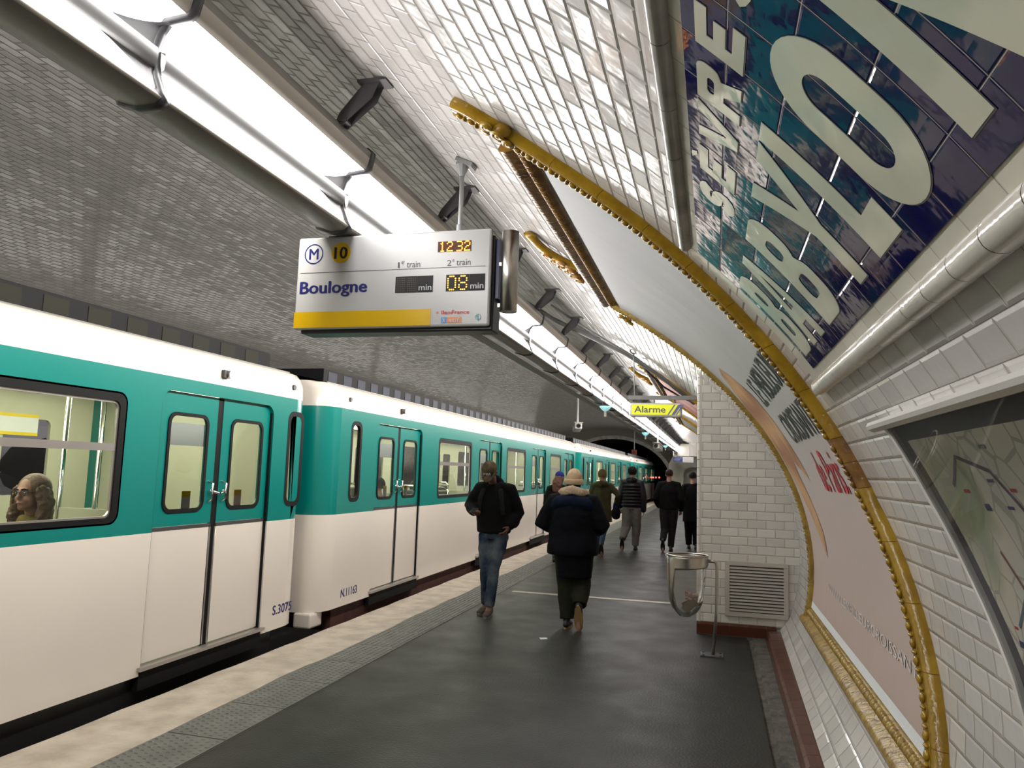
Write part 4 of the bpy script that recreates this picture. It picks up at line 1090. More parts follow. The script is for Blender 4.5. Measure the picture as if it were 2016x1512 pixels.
# nearest car
c1 = car('metro_car', -8.2, 6.68, (-7.0, -3.2, 1.2, 5.30), ((-5.9, -4.4), (-1.9, -.1), (2.45, 4.24)), ((6.27, 6.53),), olive=True)
tag(c1, 'nearest cream and teal metro car, cut by the left picture edge', 'train')
c2 = car('metro_car', 7.02, 21.75, (8.93, 12.98, 16.85, 20.55), ((10.3, 11.85), (14.05, 15.55), (18.05, 19.4)), ((7.55, 7.80),))
tag(c2, 'second cream and teal metro car, behind the man in the camouflage cap', 'train')
def copy_car(src, dy, label):
    c = copy_tree(src); c.location = (src.location.x, src.location.y+dy, src.location.z); return tag(c, label, 'train')
copy_car(c2, 15.25, 'third metro car from the viewer, with lit windows near the woman in olive')
copy_car(c2, 30.5, 'farthest metro car, running into the dark tunnel mouth')
def side_text(body, y0, y1, z0, z1, name, m, root, X=XS+.0015, bold=.02):
    me = fit(text_mesh(body, bold=bold), y0, y1, z0, z1); o = put(me, name, m, root, M_side(X)); o.data.transform(Matrix.Translation(-root.location)); return o
side_text('S.3075', 6.20, 6.52, .25, .335, 'car_number', M['navy'], c1)
side_text('N.11163', 7.50, 7.88, .21, .30, 'car_number', M['navy'], c2)
mb = MB(); mb.box(-5.6, -4.2, 6.70, 7.06, .14, 2.2); o = mb.build('gangway', M['roof_dark'], c2, world=True)
mb = MB(); mb.cyl((-3.93, 6.55, .35), (-3.93, 7.2, .35), .012, n=8); mb.bm.free()

# notices on far windows of the nearest car
mb = MB(); mb.box(-6.215, -6.212, 5.0, 5.75, 1.80, 2.0); nt_ = mb.build('line_map_notice', M['white_sticker'], c1, world=True)
mb = MB(); mb.box(-6.211, -6.209, 5.0, 5.75, 1.97, 2.0); mb.box(-6.211, -6.209, 5.0, 5.75, 1.80, 1.83); mb.build('yellow_border', M['yellow_sticker'], c1, world=True)
# poster on the opposite wall seen through the car
op = empty('opposite_poster', (-12.9, 12.2, 1.6), label='pale poster with dark shape and white script, seen through the nearest car windows', cat='poster')
def VL(z, Y, off): return V_at(PI-math.asin((z-VZC)/VB), Y, off)
mb = MB(); mb.grid([[VL(z, y, .03) for y in (9.4, 13.4)] for z in (.6, 1.0, 1.4, 1.8, 2.2, 2.6, 3.0)]); mb.build('sheet', mat('lilac_paper', (.45, .43, .5), .5), op, world=True)
mb = MB(); pts = []
for k in range(28):
    a = 2*PI*k/28; pts.append(VL(1.45+.55*math.sin(a), 12.0+.75*math.cos(a), .035))
mb.face(pts); mb.build('dark_shape', M['black'], op, world=True)
for body, ya, yb, za, zb in (('OMI', 11.5, 12.45, 1.55, 1.85), ('PARI', 11.75, 12.4, 1.25, 1.42)):
    me = fit(text_mesh(body, shear=.3), ya, yb, za, zb)
    for v in me.vertices: v.co = VL(v.co.y, v.co.x, .045)
    me.transform(Matrix.Translation(-op.location)); me.materials.clear(); me.materials.append(M['sign_white']); link(bpy.data.objects.new('poster_text', me), op)

# ------------------------------------------------------------------ litter bin with clear bag
bn = empty('litter_bin', (-.235, 7.34, 0), label='steel ring litter bin with clear sack on a bent post beside the tiled pier', cat='bin')
RB = [(.885, .185), (.80, .180), (.70, .176), (.60, .172), (.50, .162), (.43, .142), (.37, .10), (.335, .05), (.32, .015)]
def rb(z):
    for (a, r0), (b_, r1) in zip(RB, RB[1:]):
        if b_ <= z <= a: return r1+(r0-r1)*(z-b_)/(a-b_)
    return RB[-1][1]
cxb = lambda z: -.235+.02*(.885-z)*-1
mb = MB(); P = []
for i in range(41):
    ph = 2*PI*i/40; d = (1+math.cos(ph-PI*1.05))/2     # 1 on the left
    zb = .765-.43*min(1, max(0, d-.86)/.09) if d > .86 else .765+.03*(.8-d)
    P.append([(cxb(z)+rb(z)*math.cos(ph), 7.34+rb(z)*math.sin(ph), z) for z in [.885-(.885-zb)*k/7 for k in range(8)]])
mb.grid(P); o = mb.build('steel_shell', M['steel'], bn, smooth=True, world=True); so = o.modifiers.new('s', 'SOLIDIFY'); so.thickness = .004
mb = MB(); mb.tube([(-.235+.187*math.cos(2*PI*k/32), 7.34+.187*math.sin(2*PI*k/32), .888) for k in range(33)], .008, n=8, cap=False, rnd=False); mb.build('rim', M['steel'], bn, smooth=True, world=True)
mb = MB(); P = []
for i in range(33):
    ph = 2*PI*i/32
    P.append([(cxb(z)+rb(z)*.95*(1+.03*math.sin(ph*9+z*20))*math.cos(ph), 7.34+rb(z)*.95*math.sin(ph), z) for z in [.87-.54*k/14 for k in range(15)]])
mb.grid(P); mb.build('clear_sack', M['bag'], bn, smooth=True, world=True)
mb = MB(); mb.tube([(-.045, 7.34, .845), (.0, 7.34, .845), (.022, 7.34, .835), (.03, 7.34, .80), (.028, 7.34, .4), (-.005, 7.34, .012)], .016, n=10, rnd=False); mb.cyl((-.06, 7.34, .80), (-.06, 7.34, .87), .014, n=10)
mb.build('post', M['steel'], bn, smooth=True, world=True)
mb = MB(); mb.box(-.115, .085, 7.26, 7.42, 0, .012); 
for q in (-.09, .06): 
    for r_ in (7.28, 7.40): mb.cyl((q, r_, .012), (q, r_, .02), .01, n=8)
mb.build('base_plate', M['dark_steel'], bn, world=True)
lt = MB()
for k in range(14): lt.ball((-.20+random.uniform(-.05, .06), 7.34+random.uniform(-.05, .05), .50+random.uniform(-.04, .05)), (random.uniform(.012, .03), .02, random.uniform(.01, .02)), n=7)
tag(lt.build('crumpled_litter', M['pink']), 'pinkish crumpled litter inside the clear bin sack', 'litter')
mb = MB(); mb.box(-.09, .09, -.005, .005, -.04, .04, M=Matrix.Translation((-.19, 7.32, .46)) @ Matrix.Rotation(R(-28), 4, 'Y')); mb.box(-.08, .06, -.03, -.02, -.03, .05, M=Matrix.Translation((-.2, 7.33, .44)) @ Matrix.Rotation(R(-50), 4, 'Y'))
tag(mb.build('brown_carton', mat('brown_card', (.14, .10, .06), .7)), 'flat brown carton leaning inside the clear bin sack', 'litter')

me = outline_mesh([[(-2.62, 0), (.3, 0), (.3, 2.9), (-2.3, 2.9), (-2.62, 2.3)], [(-1.75, 0.02), (-1.75, 1.75)]+[(-1.2+.55*math.cos(R(q)), 1.75+.42*math.sin(R(q))) for q in (150, 120, 90, 60, 30, 0)]+[(-.65, .02)]], extrude=.05)
tag(put(me, 'wall_portal', M['ceramic'], M=M_front(0, 46.5, 0)), kind='structure')
mb = MB(); mb.face([(-1.8, 47.4, 0), (-.6, 47.4, 0), (-.6, 47.4, 2.3), (-1.8, 47.4, 2.3)]); tag(mb.build('wall_passage', M['white_metal']), kind='structure')
# ------------------------------------------------------------------ alarm sign
YA = 10.5
al = empty('alarm_sign', (-.775, YA, 2.51), label='lit yellow hanging sign reading Alarme with blue stripes', cat='sign')
def ia(o): o.data.transform(Matrix.Translation(-al.location)); return o
mb = MB(); mb.box(-1.13, -.42, YA, YA+.12, 2.415, 2.612); ia(mb.build('case', M['white_metal'], al, bevel=.03))
M['alarm_yellow'] = mat('backlit_yellow', (.75, .75, .03), .4, emit=(.75, .80, .02), es=.3)
ia(put(outline_mesh([rrect(-1.10, -.45, 2.445, 2.588, .02)]), 'lit_face', M['alarm_yellow'], al, M_front(0, YA-.003, 0)))
M['alarm_blue'] = mat('alarm_blue', (.16, .17, .42), .4); M['alarm_grey'] = mat('alarm_lettering', (.10, .11, .16), .4)
for q in (0, .055, -.055):
    w_ = .045 if q == 0 else .02
    ia(put(outline_mesh([[(-.56+q, 2.447), (-.56+q+w_, 2.447), (-.47+q+w_, 2.586), (-.47+q, 2.586)]]), 'stripe', M['alarm_blue'], al, M_front(0, YA-.005, 0)))
ia(put(fit(text_mesh('Alarme', bold=.015), -1.065, -.64, 2.475, 2.565), 'lettering', M['alarm_grey'], al, M_front(0, YA-.005, 0)))
mb = MB(); mb.box(-1.16, -.18, YA+.03, YA+.08, 2.66, 2.715); ia(mb.build('cross_bar', M['grey_paint'], al))
mb = MB()
for x_ in (-1.06, -.80, -.52): mb.cyl((x_, YA+.055, 2.60), (x_, YA+.055, 2.67), .010, n=8)
ia(mb.build('hanger_rods', M['dark_steel'], al))
mb = MB(); mb.cyl((-1.07, YA+.055, 2.70), (-1.09, YA+.055, 3.33), .007, n=8); ia(mb.build('drop_rod', M['grey_paint'], al))
mb = MB(); mb.tube([(-1.09+.05*math.cos(k*PI/6), YA+.055, 3.36+.05*math.sin(k*PI/6)) for k in range(13)], .012, n=8, cap=False); ia(mb.build('pipe_clip', M['grey_paint'], al, smooth=True))
# conduits crossing the vault
def pipe(name, pts, r, m, label):
    mb = MB(); mb.tube(pts, r, n=10); return tag(mb.build(name, m, smooth=True), label, 'pipe')
pipe('conduit', [W(3.72, 9.0, .05), W(3.59, 9.86, .06), W(3.30, 10.6, .06), W(2.87, 11.69, .05)], .014, M['conduit'], 'thin upper cable conduit slanting over the vault towards the tiled pier')
pipe('conduit', [W(3.86, 9.3, .08), W(3.75, 9.75, .12), W(3.37, 10.55, .08), W(3.12, 11.3, .06), W(2.80, 12.2, .05)], .030, M['conduit'], 'thicker lower pipe slanting over the vault behind the alarm sign')
pipe('cable', [W(3.30, 11.2, .05), W(3.22, 11.25, .10), W(3.05, 11.5, .16), W(2.93, 11.9, .12), W(2.88, 12.6, .05)], .014, M['black'], 'black looping cable hanging beside the second ceramic frame')

# ------------------------------------------------------------------ cameras, boxes, lamps on poles
def cctv(name, x, y, zt, zb, ry, label, cat='camera', pole=.02):
    t = empty(name, (x, y, zb), label=label, cat=cat); z0 = zb
    mb = MB(); mb.cyl((x, y, zb+.12), (x, y, zt), pole, n=10); mb.box(x-.06, x+.06, y-.06, y+.06, zt-.02, zt+.03); mb.build('pole', M['white_metal'], t, world=True, smooth=False)
    X_ = Matrix.Translation((x, y, zb)) @ Matrix.Rotation(ry, 4, 'Z') @ Matrix.Rotation(R(-12), 4, 'X')
    mb = MB(); mb.box(-.12, .12, -.24, .24, -.09, .09, M=X_); mb.build('housing', M['white_metal'], t, world=True, bevel=.02)
    mb = MB(); mb.box(-.14, .14, -.32, .26, .09, .11, M=X_); mb.build('sun_shield', M['white_metal'], t, world=True)
    mb = MB(); mb.tube([X_ @ Vector((0, -.22, 0)), X_ @ Vector((0, -.26, 0))], .07, n=12, rnd=False); mb.build('lens', M['black'], t, world=True)
    return t
cctv('security_camera', -4.38, 24.7, 4.25, 3.10, R(20), 'white box camera on a ceiling pole above the second metro car', pole=.035)
cctv('security_camera', -1.93, 27.4, 3.66, 2.60, R(-10), 'white camera on a ceiling pole below the alarm sign', pole=.03)
t = empty('red_signal_box', (-4.64, 46, 2.96), label='small red box hanging on a pole before the tunnel mouth', cat='box')
mb = MB(); mb.cyl((-4.64, 46, 3.05), (-4.64, 46, 4.36), .035, n=8); mb.build('pole', M['conduit'], t, world=True)
mb = MB(); mb.box(-4.80, -4.48, 45.9, 46.1, 2.80, 3.10); mb.build('box', mat('dull_red', (.22, .03, .02), .5), t, world=True, bevel=.02)
mb = MB(); mb.cyl((-4.64, 45.88, 2.94), (-4.64, 45.9, 2.94), .07, n=12); mb.build('face', M['black'], t, world=True)
M['cyan'] = mat('cyan_glass', (.35, .65, .68), .15, emit=(.35, .75, .8), es=.5)
for (x_, y_), lb in zip(((-1.93, 13.8), (-1.936, 22.4), (-1.944, 32.0)), ('nearest of the small cyan glass cone lamps under the light band', 'middle one of the small cyan glass cone lamps under the light band', 'farthest of the small cyan glass cone lamps under the light band')):
    t = empty('cone_lamp', (x_, y_, 2.83), label=lb, cat='lamp', group='cyan cone lamps')
    mb = MB(); mb.tube([(x_, y_, 2.85), (x_, y_, 2.84), (x_, y_, 2.78), (x_, y_, 2.76)], [.11, .115, .06, .03], n=14, rnd=False); mb.build('shade', M['cyan'], t, world=True, smooth=True)
    mb = MB(); mb.cyl((x_, y_, 2.76), (x_, y_, 2.66), .025, n=10); mb.build('stem', M['white_metal'], t, world=True)
    mb = MB(); mb.cyl((x_-.05, y_, 2.85), (x_-.05, y_, 2.945), .01, n=8); mb.build('hanger', M['dark_steel'], t, world=True)
M['red_lamp'] = mat('red_signal_lens', (.5, .02, .02), .4, emit=(1, .05, .04), es=9); M['white_lamp'] = mat('tunnel_lamp_lens', (.8, .8, .8), .4, emit=(1, .9, .85), es=16)
for x_, z_, m_, lb, r_ in ((-3.80, 1.462, 'red_lamp', 'leftmost of the three red signal lights in the tunnel', .045), (-3.62, 1.47, 'red_lamp', 'middle one of the three red signal lights in the tunnel', .04), (-3.41, 1.475, 'red_lamp', 'rightmost of the three red signal lights in the tunnel', .045), (-3.127, 2.566, 'white_lamp', 'upper white tunnel wall light', .06), (-3.05, 2.40, 'white_lamp', 'lower, fainter white tunnel wall light', .035)):
    t = empty('signal_light' if m_ == 'red_lamp' else 'tunnel_light', (x_, 50, z_), label=lb, cat='light')
    mb = MB(); mb.cyl((x_, 49.98, z_), (x_, 50.0, z_), r_, n=12); mb.build('lens', M[m_], t, world=True)
    mb = MB(); mb.box(x_-.08, x_+.08, 50.0, 50.12, z_-.08, z_+.08); mb.build('housing', M['black'], t, world=True)
# station name panel near the far end of the platform
t = empty('direction_sign', (-1.6, 40, 2.45), label='blue and white hanging sign far down the platform beside the pier edge', cat='sign')
mb = MB(); mb.box(-2.04, -1.0, 40, 40.12, 2.32, 2.60); mb.build('case', M['white_metal'], t, world=True)
mb = MB(); mb.box(-2.02, -1.55, 39.99, 39.995, 2.34, 2.58); mb.build('blue_face', mat('sign_blue', (.03, .05, .25), .4), t, world=True)
mb = MB(); 
for k in range(3): mb.box(-1.98, -1.7+.05*k, 39.98, 39.985, 2.38+.065*k, 2.40+.065*k)
mb.build('text_lines', M['sign_white'], t, world=True)
mb = MB(); mb.cyl((-1.9, 40.06, 2.6), (-1.9, 40.06, 3.7), .02, n=8); mb.cyl((-1.2, 40.06, 2.6), (-1.2, 40.06, 3.4), .02, n=8); mb.build('hanger_rods', M['conduit'], t, world=True)
# cable clips and stray paper on the floor
mb = MB(); mb.face([(-1.62, 7.98-.62, .002), (-1.56, 7.40, .002), (-1.58, 7.46, .003), (-1.65, 7.43, .002)])
tag(mb.build('paper_scrap', M['white_sticker']), 'small white paper scrap lying on the dark platform', 'litter')

# ------------------------------------------------------------------ people
M['skin'] = mat('skin', (.36, .19, .13), .5, noise=.06, nscale=20)
M['skin_dark'] = mat('dark_skin', (.16, .075, .05), .5, noise=.08, nscale=20)
def cloth(name, col, col2=None, rough=.85, ns=14): return mat(name, col, rough, col2=col2, noise=0 if col2 else .12, nscale=ns, bump=.004, bscale=60, spec=.12)
C_black = cloth('black_cloth', (.0045, .0045, .005)); C_navy = cloth('navy_wool', (.004, .0045, .007)); C_yoke = cloth('blue_yoke', (.006, .010, .028))
C_jean = cloth('faded_denim', (.10, .12, .135), col2=(.008, .018, .055), ns=5); C_jean2 = cloth('dark_denim', (.03, .05, .10))
C_olive = cloth('olive_cloth', (.045, .045, .022)); C_olive2 = cloth('dark_olive_trousers', (.020, .021, .014)); C_beanie = cloth('beige_knit', (.52, .38, .24)); C_sherpa = cloth('sherpa_collar', (.48, .37, .26), ns=60)
C_grey = cloth('grey_jersey', (.14, .14, .135)); C_dkgrey = cloth('charcoal_cloth', (.014, .014, .014)); C_green = cloth('moss_knit', (.12, .10, .04))
C_camo = cloth('camouflage_cloth', (.12, .08, .045), col2=(.03, .035, .022), ns=22); C_mustard = cloth('mustard_coat', (.20, .15, .045)); C_puffer = mat('glossy_puffer', (.006, .006, .008), .42, spec=.35)
C_shoe = cloth('brown_shoe', (.085, .068, .058)); C_blk = mat('black_shoe', (.012, .012, .012), .5); C_sole = mat('gum_sole', (.34, .21, .09), .7); C_soleg = mat('grey_sole', (.15, .14, .13), .7)
C_hair = mat('dark_hair', (.007, .005, .004), .7, spec=.2, bump=.006, bscale=90); C_hairb = mat('brown_hair', (.11, .06, .03), .5, bump=.008, bscale=60); C_hairr = mat('auburn_hair', (.09, .03, .015), .5, bump=.006, bscale=80)
C_eye = mat('eye_white', (.6, .58, .55), .3); C_iris = mat('iris', (.03, .02, .015), .2); C_lip = mat('lips', (.33, .10, .09), .5)
def remesh(o, vox, sm=4, disp=0, dscale=.12):
    r = o.modifiers.new('remesh', 'REMESH'); r.mode = 'VOXEL'; r.voxel_size = vox; r.use_smooth_shade = True
    s_ = o.modifiers.new('smooth', 'SMOOTH'); s_.factor = .5; s_.iterations = sm
    if disp:
        tx = bpy.data.textures.new('folds', 'CLOUDS'); tx.noise_scale = dscale; tx.noise_depth = 2
        d = o.modifiers.new('folds', 'DISPLACE'); d.texture = tx; d.strength = disp; d.mid_level = .5; d.texture_coords = 'LOCAL'
    return o
V = Vector
def lerp(a, b, f): return V(a)+(V(b)-V(a))*f
def hand(mb, wrist, elbow, palm_n, curl=.5, side=1, s=1.0):
    """palm, four jointed fingers of unequal length and a thumb leaving the side of the palm"""
    wv = V(wrist); d = (wv-V(elbow)).normalized(); n = V(palm_n); n = (n-d*n.dot(d)).normalized(); l = d.cross(n)*side
    mb.tube([wv-d*.02, wv+d*.03*s, wv+d*.085*s], [(.022, .017), (.036*s, .015*s), (.038*s, .013*s)], n=10, up=n)
    for k, (ln, off) in enumerate(((.068, .029), (.078, .010), (.072, -.010), (.056, -.028))):
        b = wv+d*.088*s+l*off*s; c = curl*(1+.1*k)
        d1 = (d*math.cos(c*.8)+n*math.sin(c*.8)).normalized(); d2 = (d*math.cos(c*1.7)+n*math.sin(c*1.7)).normalized(); d3 = (d*math.cos(c*2.4)+n*math.sin(c*2.4)).normalized()
        p1 = b+d1*ln*.5*s; p2 = p1+d2*ln*.32*s; p3 = p2+d3*ln*.24*s
        mb.tube([b-d*.02*s, p1, p2, p3], [.0095*s, .0085*s, .0078*s, .0066*s], n=8)
    b = wv+d*.030*s+l*.030*s; t1 = (d*.65+l*.6+n*.45).normalized(); t2 = (d*.8+l*.15+n*.55).normalized()
    mb.tube([b, b+t1*.038*s, b+t1*.038*s+t2*.032*s], [.013*s, .0105*s, .008*s], n=8)
def human(J, female=False, vox=.011, skin=None, fingers=True, palm=((0, 1, 0), (0, 1, 0)), curl=(.5, .5), headrot=None):
    """one continuous body from joint positions (local frame, facing +y)"""
    mb = MB(); k = .92 if female else 1
    pv, ch, nk, hd = V(J['pelvis']), V(J['chest']), V(J['neck']), V(J['head'])
    mb.tube([pv-V((0, 0, .06)), pv, lerp(pv, ch, .45), ch, lerp(ch, nk, .6)], [(.15*k, .10), (.155*k, .11), (.135*k, .095), (.165*k, .11), (.10*k, .08)], n=16, up=(0, 1, 0))
    mb.tube([lerp(ch, nk, .55), nk, lerp(nk, hd, .7)], [(.07, .065), (.055*k, .056*k), (.052*k, .056*k)], n=12, up=(0, 1, 0))
    for s_, sd in (('l', -1), ('r', 1)):
        sh, el, wr = V(J['sh'+s_]), V(J['el'+s_]), V(J['wr'+s_])
        mb.tube([lerp(nk, sh, .45), sh, lerp(sh, el, .5), el, lerp(el, wr, .35), wr], [.05, .058*k, .046*k, .038*k, .038*k, .025*k], n=12)
        hand(mb, wr, el, palm[0 if sd < 0 else 1], curl[0 if sd < 0 else 1], side=sd, s=1.0 if not female else .92)
        hp, kn, an, toe = V(J['hp'+s_]), V(J['kn'+s_]), V(J['an'+s_]), V(J['to'+s_])
        mb.tube([hp+V((0, 0, .03)), hp, lerp(hp, kn, .5), kn, lerp(kn, an, .35), an], [.085, .085, .07, .052, .053, .036], n=12)
        mb.tube([an, lerp(an, toe, .5)-V((0, 0, .01)), toe], [.036, .035, .028], n=10)
    # head: skull, jaw, nose, brow, ears, lips
    Hm = Matrix.Translation(hd) @ (headrot or Matrix.Identity(4))
    def hb(c, r): 
        rot3 = Hm.to_3x3(); mb.ball(Hm @ V(c), r, n=16, M=rot3)
    hb((0, -.008, .025), (.073, .092, .092)); hb((0, .018, -.035), (.056, .066, .072)); hb((0, .060, -.082), (.028, .026, .024))
    hb((0, .088, -.018), (.012, .022, .022)); hb((0, .082, .005), (.008, .018, .03)); hb((0, .072, .028), (.05, .02, .012))
    hb((0, .080, -.055), (.022, .014, .012)); hb((.034, .058, -.030), (.024, .022, .024)); hb((-.034, .058, -.030), (.024, .022, .024))
    for s_ in (-1, 1): hb((.074*s_, -.006, -.008), (.011, .020, .032))
    return mb, Hm
def face_parts(root, Hm):
    for s_ in (-1, 1):
        mb = MB(); mb.ball(Hm @ V((.030*s_, .074, .006)), .0125, n=12); e = mb.build('eye', C_eye, root, smooth=True)
        mb = MB(); mb.ball(Hm @ V((.030*s_, .083, .006)), .0055, n=10); i_ = mb.build('iris', C_iris, e, smooth=True)
        mb = MB(); mb.tube([Hm @ V((.012*s_, .090, .028)), Hm @ V((.032*s_, .091, .034)), Hm @ V((.050*s_, .080, .028))], .004, n=6); mb.build('eyebrow', C_hair, root, smooth=True)
    mb = MB(); mb.tube([Hm @ V((-.022, .088, -.056)), Hm @ V((0, .098, -.055)), Hm @ V((.022, .088, -.056))], [(.003, .002), (.007, .005), (.003, .002)], n=8); mb.build('lips', C_lip, root, smooth=True)
def top_garment(name, J, m, root, hem, hemr, arm=(.075, .062, .055), body=(.20, .135), vox=.013, collar=.075, disp=.02, waist=1.0, cuff=1.0, quilt=0, mid=None):
    mb = MB(); pv, ch, nk = V(J['pelvis']), V(J['chest']), V(J['neck'])
    bx, by = body; base = V((pv.x, pv.y, hem))
    pts = [base, lerp(base, pv, .5) if hem < pv.z-.05 else lerp(base, pv, .5), lerp(pv, ch, .35), ch, lerp(ch, nk, .55), nk+V((0, 0, .01))]
    mb.tube(pts, [hemr, mid or ((hemr[0]+bx*waist)/2, (hemr[1]+by)/2), (bx*waist, by), (bx, by*1.05), (bx*.72, by*.85), (collar, collar)], n=20, up=(0, 1, 0), rnd=False)
    for s_ in 'lr':
        sh, el, wr = V(J['sh'+s_]), V(J['el'+s_]), V(J['wr'+s_]); w2 = lerp(el, wr, cuff*.97)
        mb.tube([lerp(nk, sh, .35)-V((0, 0, .02)), sh, lerp(sh, el, .5), el, lerp(el, w2, .5), w2], [arm[0]*.9, arm[0], arm[0]*.95, arm[1], arm[1]*.95, arm[2]], n=14)
    o = remesh(mb.build(name, m, root), vox, disp=disp)
    return o
def trousers(name, J, m, root, r=(.115, .085, .07), vox=.013, disp=.018, hem_k=1.0, top=.06):
    mb = MB(); pv = V(J['pelvis'])
    mb.tube([pv-V((0, 0, .10)), pv, pv+V((0, 0, top))], [(.15, .12), (.17, .125), (.155, .115)], n=18, up=(0, 1, 0), rnd=False)
    for s_ in 'lr':
        hp, kn, an = V(J['hp'+s_]), V(J['kn'+s_]), V(J['an'+s_])
        mb.tube([hp, lerp(hp, kn, .4), kn, lerp(kn, an, .5), lerp(kn, an, .98*hem_k)], [r[0], r[0]*.95, r[1], (r[1]+r[2])/2, r[2]], n=14, rnd=False)
    return remesh(mb.build(name, m, root), vox, disp=disp)
def shoe(J, s_, m, ms, root, sz=1.0):
    an, toe = V(J['an'+s_]), V(J['to'+s_]); d = (toe-an); dn = d.normalized()
    up = J.get('up'+s_, (0, 0, 1)); U = V(up); heel = V(J.get('he'+s_, tuple(an+V((0, 0, 0)))))
    fwd = (toe-heel).normalized(); U = (U-fwd*U.dot(fwd)).normalized()
    mb = MB(); h0 = heel-fwd*.03; L_ = (toe-h0).length+.035
    mb.tube([h0+U*.045, h0+fwd*L_*.25+U*.05, h0+fwd*L_*.6+U*.035, h0+fwd*L_*.88+U*.028], [(.034, .036), (.039, .045), (.045, .032), (.036, .022)], n=14, up=U)
    mb.tube([h0+fwd*.035+U*.05, h0+fwd*.03+U*.11], [(.036, .036), (.038, .040)], n=12)
    o = remesh(mb.build('shoe', m, root), .008, sm=3)
    mb = MB(); n = 18; top, bot = [], []
    for k in range(n):
        a = 2*PI*k/n; lx = (L_*.5+.012)*math.cos(a)+L_*.46; wx = (.047 if math.cos(a) > -.2 else .037)*math.sin(a)
        sd = fwd.cross(U); c_ = h0+fwd*lx+sd*wx; bot.append(c_+U*.0); top.append(c_+U*.024)
    mb.grid([bot, top], closed=True); mb.bm.faces.new([mb.bm.verts.new(p) for p in bot]); mb.bm.faces.new([mb.bm.verts.new(p) for p in top])
    fixn(mb.build('sole', ms, o))
    return o
def stand(h=1.75, f=0, **kw):
    k = h/1.75
    J = dict(pelvis=(0, 0, .95*k), chest=(0, 0, 1.28*k), neck=(0, -.01, 1.47*k), head=(0, .02, 1.625*k), shl=(-.18*k, -.01, 1.41*k), shr=(.18*k, -.01, 1.41*k), ell=(-.24*k, -.04, 1.13*k), elr=(.24*k, -.04, 1.13*k), wrl=(-.25*k, .06, .90*k), wrr=(.25*k, .06, .90*k),
             hpl=(-.09, 0, .90*k), hpr=(.09, 0, .90*k), knl=(-.09, .02, .49*k), knr=(.09, .02, .49*k), anl=(-.09, 0, .085), anr=(.09, 0, .085), tol=(-.10, .16, .035), tor=(.10, .16, .035))
    for s_ in 'lr': J['he'+s_] = (J['an'+s_][0], J['an'+s_][1]-.02, 0.0)
    J.update(kw)
    return J
def feet(J, s_, x, y, yaw=0, z=0):
    """flat foot at (x, y)"""
    J['an'+s_] = (x, y, .085+z); J['he'+s_] = (x, y-.03, z); J['to'+s_] = (x+.17*math.sin(yaw), y+.17*math.cos(yaw), .0+z)
def raised(J, s_, x, y, toe_z=.02, ang=70):
    a = R(ang); J['to'+s_] = (x, y, toe_z); J['he'+s_] = (x, y-.22*math.cos(a), toe_z+.22*math.sin(a)); J['up'+s_] = (0, math.sin(a), math.cos(a))
    J['an'+s_] = (x, y-.20*math.cos(a)+.07*math.sin(a), toe_z+.20*math.sin(a)+.05)
def cap_ball(name, m, root, Hm, c, r, cut=-.2, vox=.008, disp=0):
    """close-fitting cap or hair: part of an ellipsoid above a plane"""
    mb = MB(); rot3 = Hm.to_3x3(); P = []
    for i in range(13):
        a = cut+(PI/2-cut)*i/12*.999
        P.append([Hm @ (V(c)+V((r[0]*math.cos(a)*math.cos(2*PI*q/24), r[1]*math.cos(a)*math.sin(2*PI*q/24), r[2]*math.sin(a)))) for q in range(24)])
    Vv = mb.grid(P, closed=True); mb.bm.faces.new(list(reversed(Vv[0]))); mb.bm.faces.new(Vv[-1])
    return mb.build(name, m, root, smooth=True)

# --- man in camouflage cap, facing the viewer, looking at his phone
p = empty('person', (-2.44, 8.44, 0), PI, label='man in camouflage cap, black jacket and faded jeans looking down at a phone', cat='person')
J = stand(1.74, head=(.03, .15, 1.60), neck=(.01, .05, 1.46), chest=(0, 0, 1.26), elr=(.31, -.02, 1.20), wrr=(.16, .23, 1.135), ell=(-.27, -.06, 1.13), wrl=(-.20, .08, .98), knr=(.06, .09, .50), knl=(-.05, .13, .50))
feet(J, 'r', .07, -.02, .15); feet(J, 'l', -.02, .16, -.05)
hr = Matrix.Rotation(R(-48), 4, 'X')
mb, Hm = human(J, palm=((.9, .2, 0), (0, .1, 1)), curl=(.5, .75), headrot=hr)
remesh(mb.build('body', M['skin_dark'], p), .0075, sm=3); face_parts(p, Hm)
top_garment('jacket', J, C_black, p, .90, (.19, .14), arm=(.082, .072, .055), body=(.215, .145), collar=.085, cuff=.9)
mb = MB(); mb.tube([(0, -.03, 1.40), (.0, -.02, 1.47), (.01, .03, 1.50)], [(.11, .09), (.10, .085), (.085, .075)], n=14, up=(0, 1, 0)); remesh(mb.build('hood', C_black, p), .012)
trousers('jeans', J, C_jean, p, r=(.092, .066, .060), hem_k=.98)
for s_ in 'lr': shoe(J, s_, C_shoe, C_soleg, p)
cap = cap_ball('cap', C_camo, p, Hm, (0, -.008, .035), (.086, .104, .092), cut=-.12)
mb = MB(); P = []
for i in range(9):
    a = R(20+140*i/8); P.append([Hm @ V(((.084+q*.0)*math.cos(a)*(1+.0*q), -.01+(.103+q)*math.sin(a), .028-.25*q*q*4-.25*q)) for q in (0, .03, .055, .075)])
mb.grid(P); o = mb.build('peak', C_camo, cap, smooth=True); so = o.modifiers.new('s', 'SOLIDIFY'); so.thickness = .004
me = fit(text_mesh('FBI', bold=.03), -.040, .040, -.020, .020); me.transform(Matrix(((-1, 0, 0, 0), (0, 0, 0, .0), (0, 1, 0, 0), (0, 0, 0, 1))))
for v in me.vertices:
    x_ = v.co.x; v.co = Hm @ V((x_, .094+.009-x_*x_*4, .065+v.co.z))
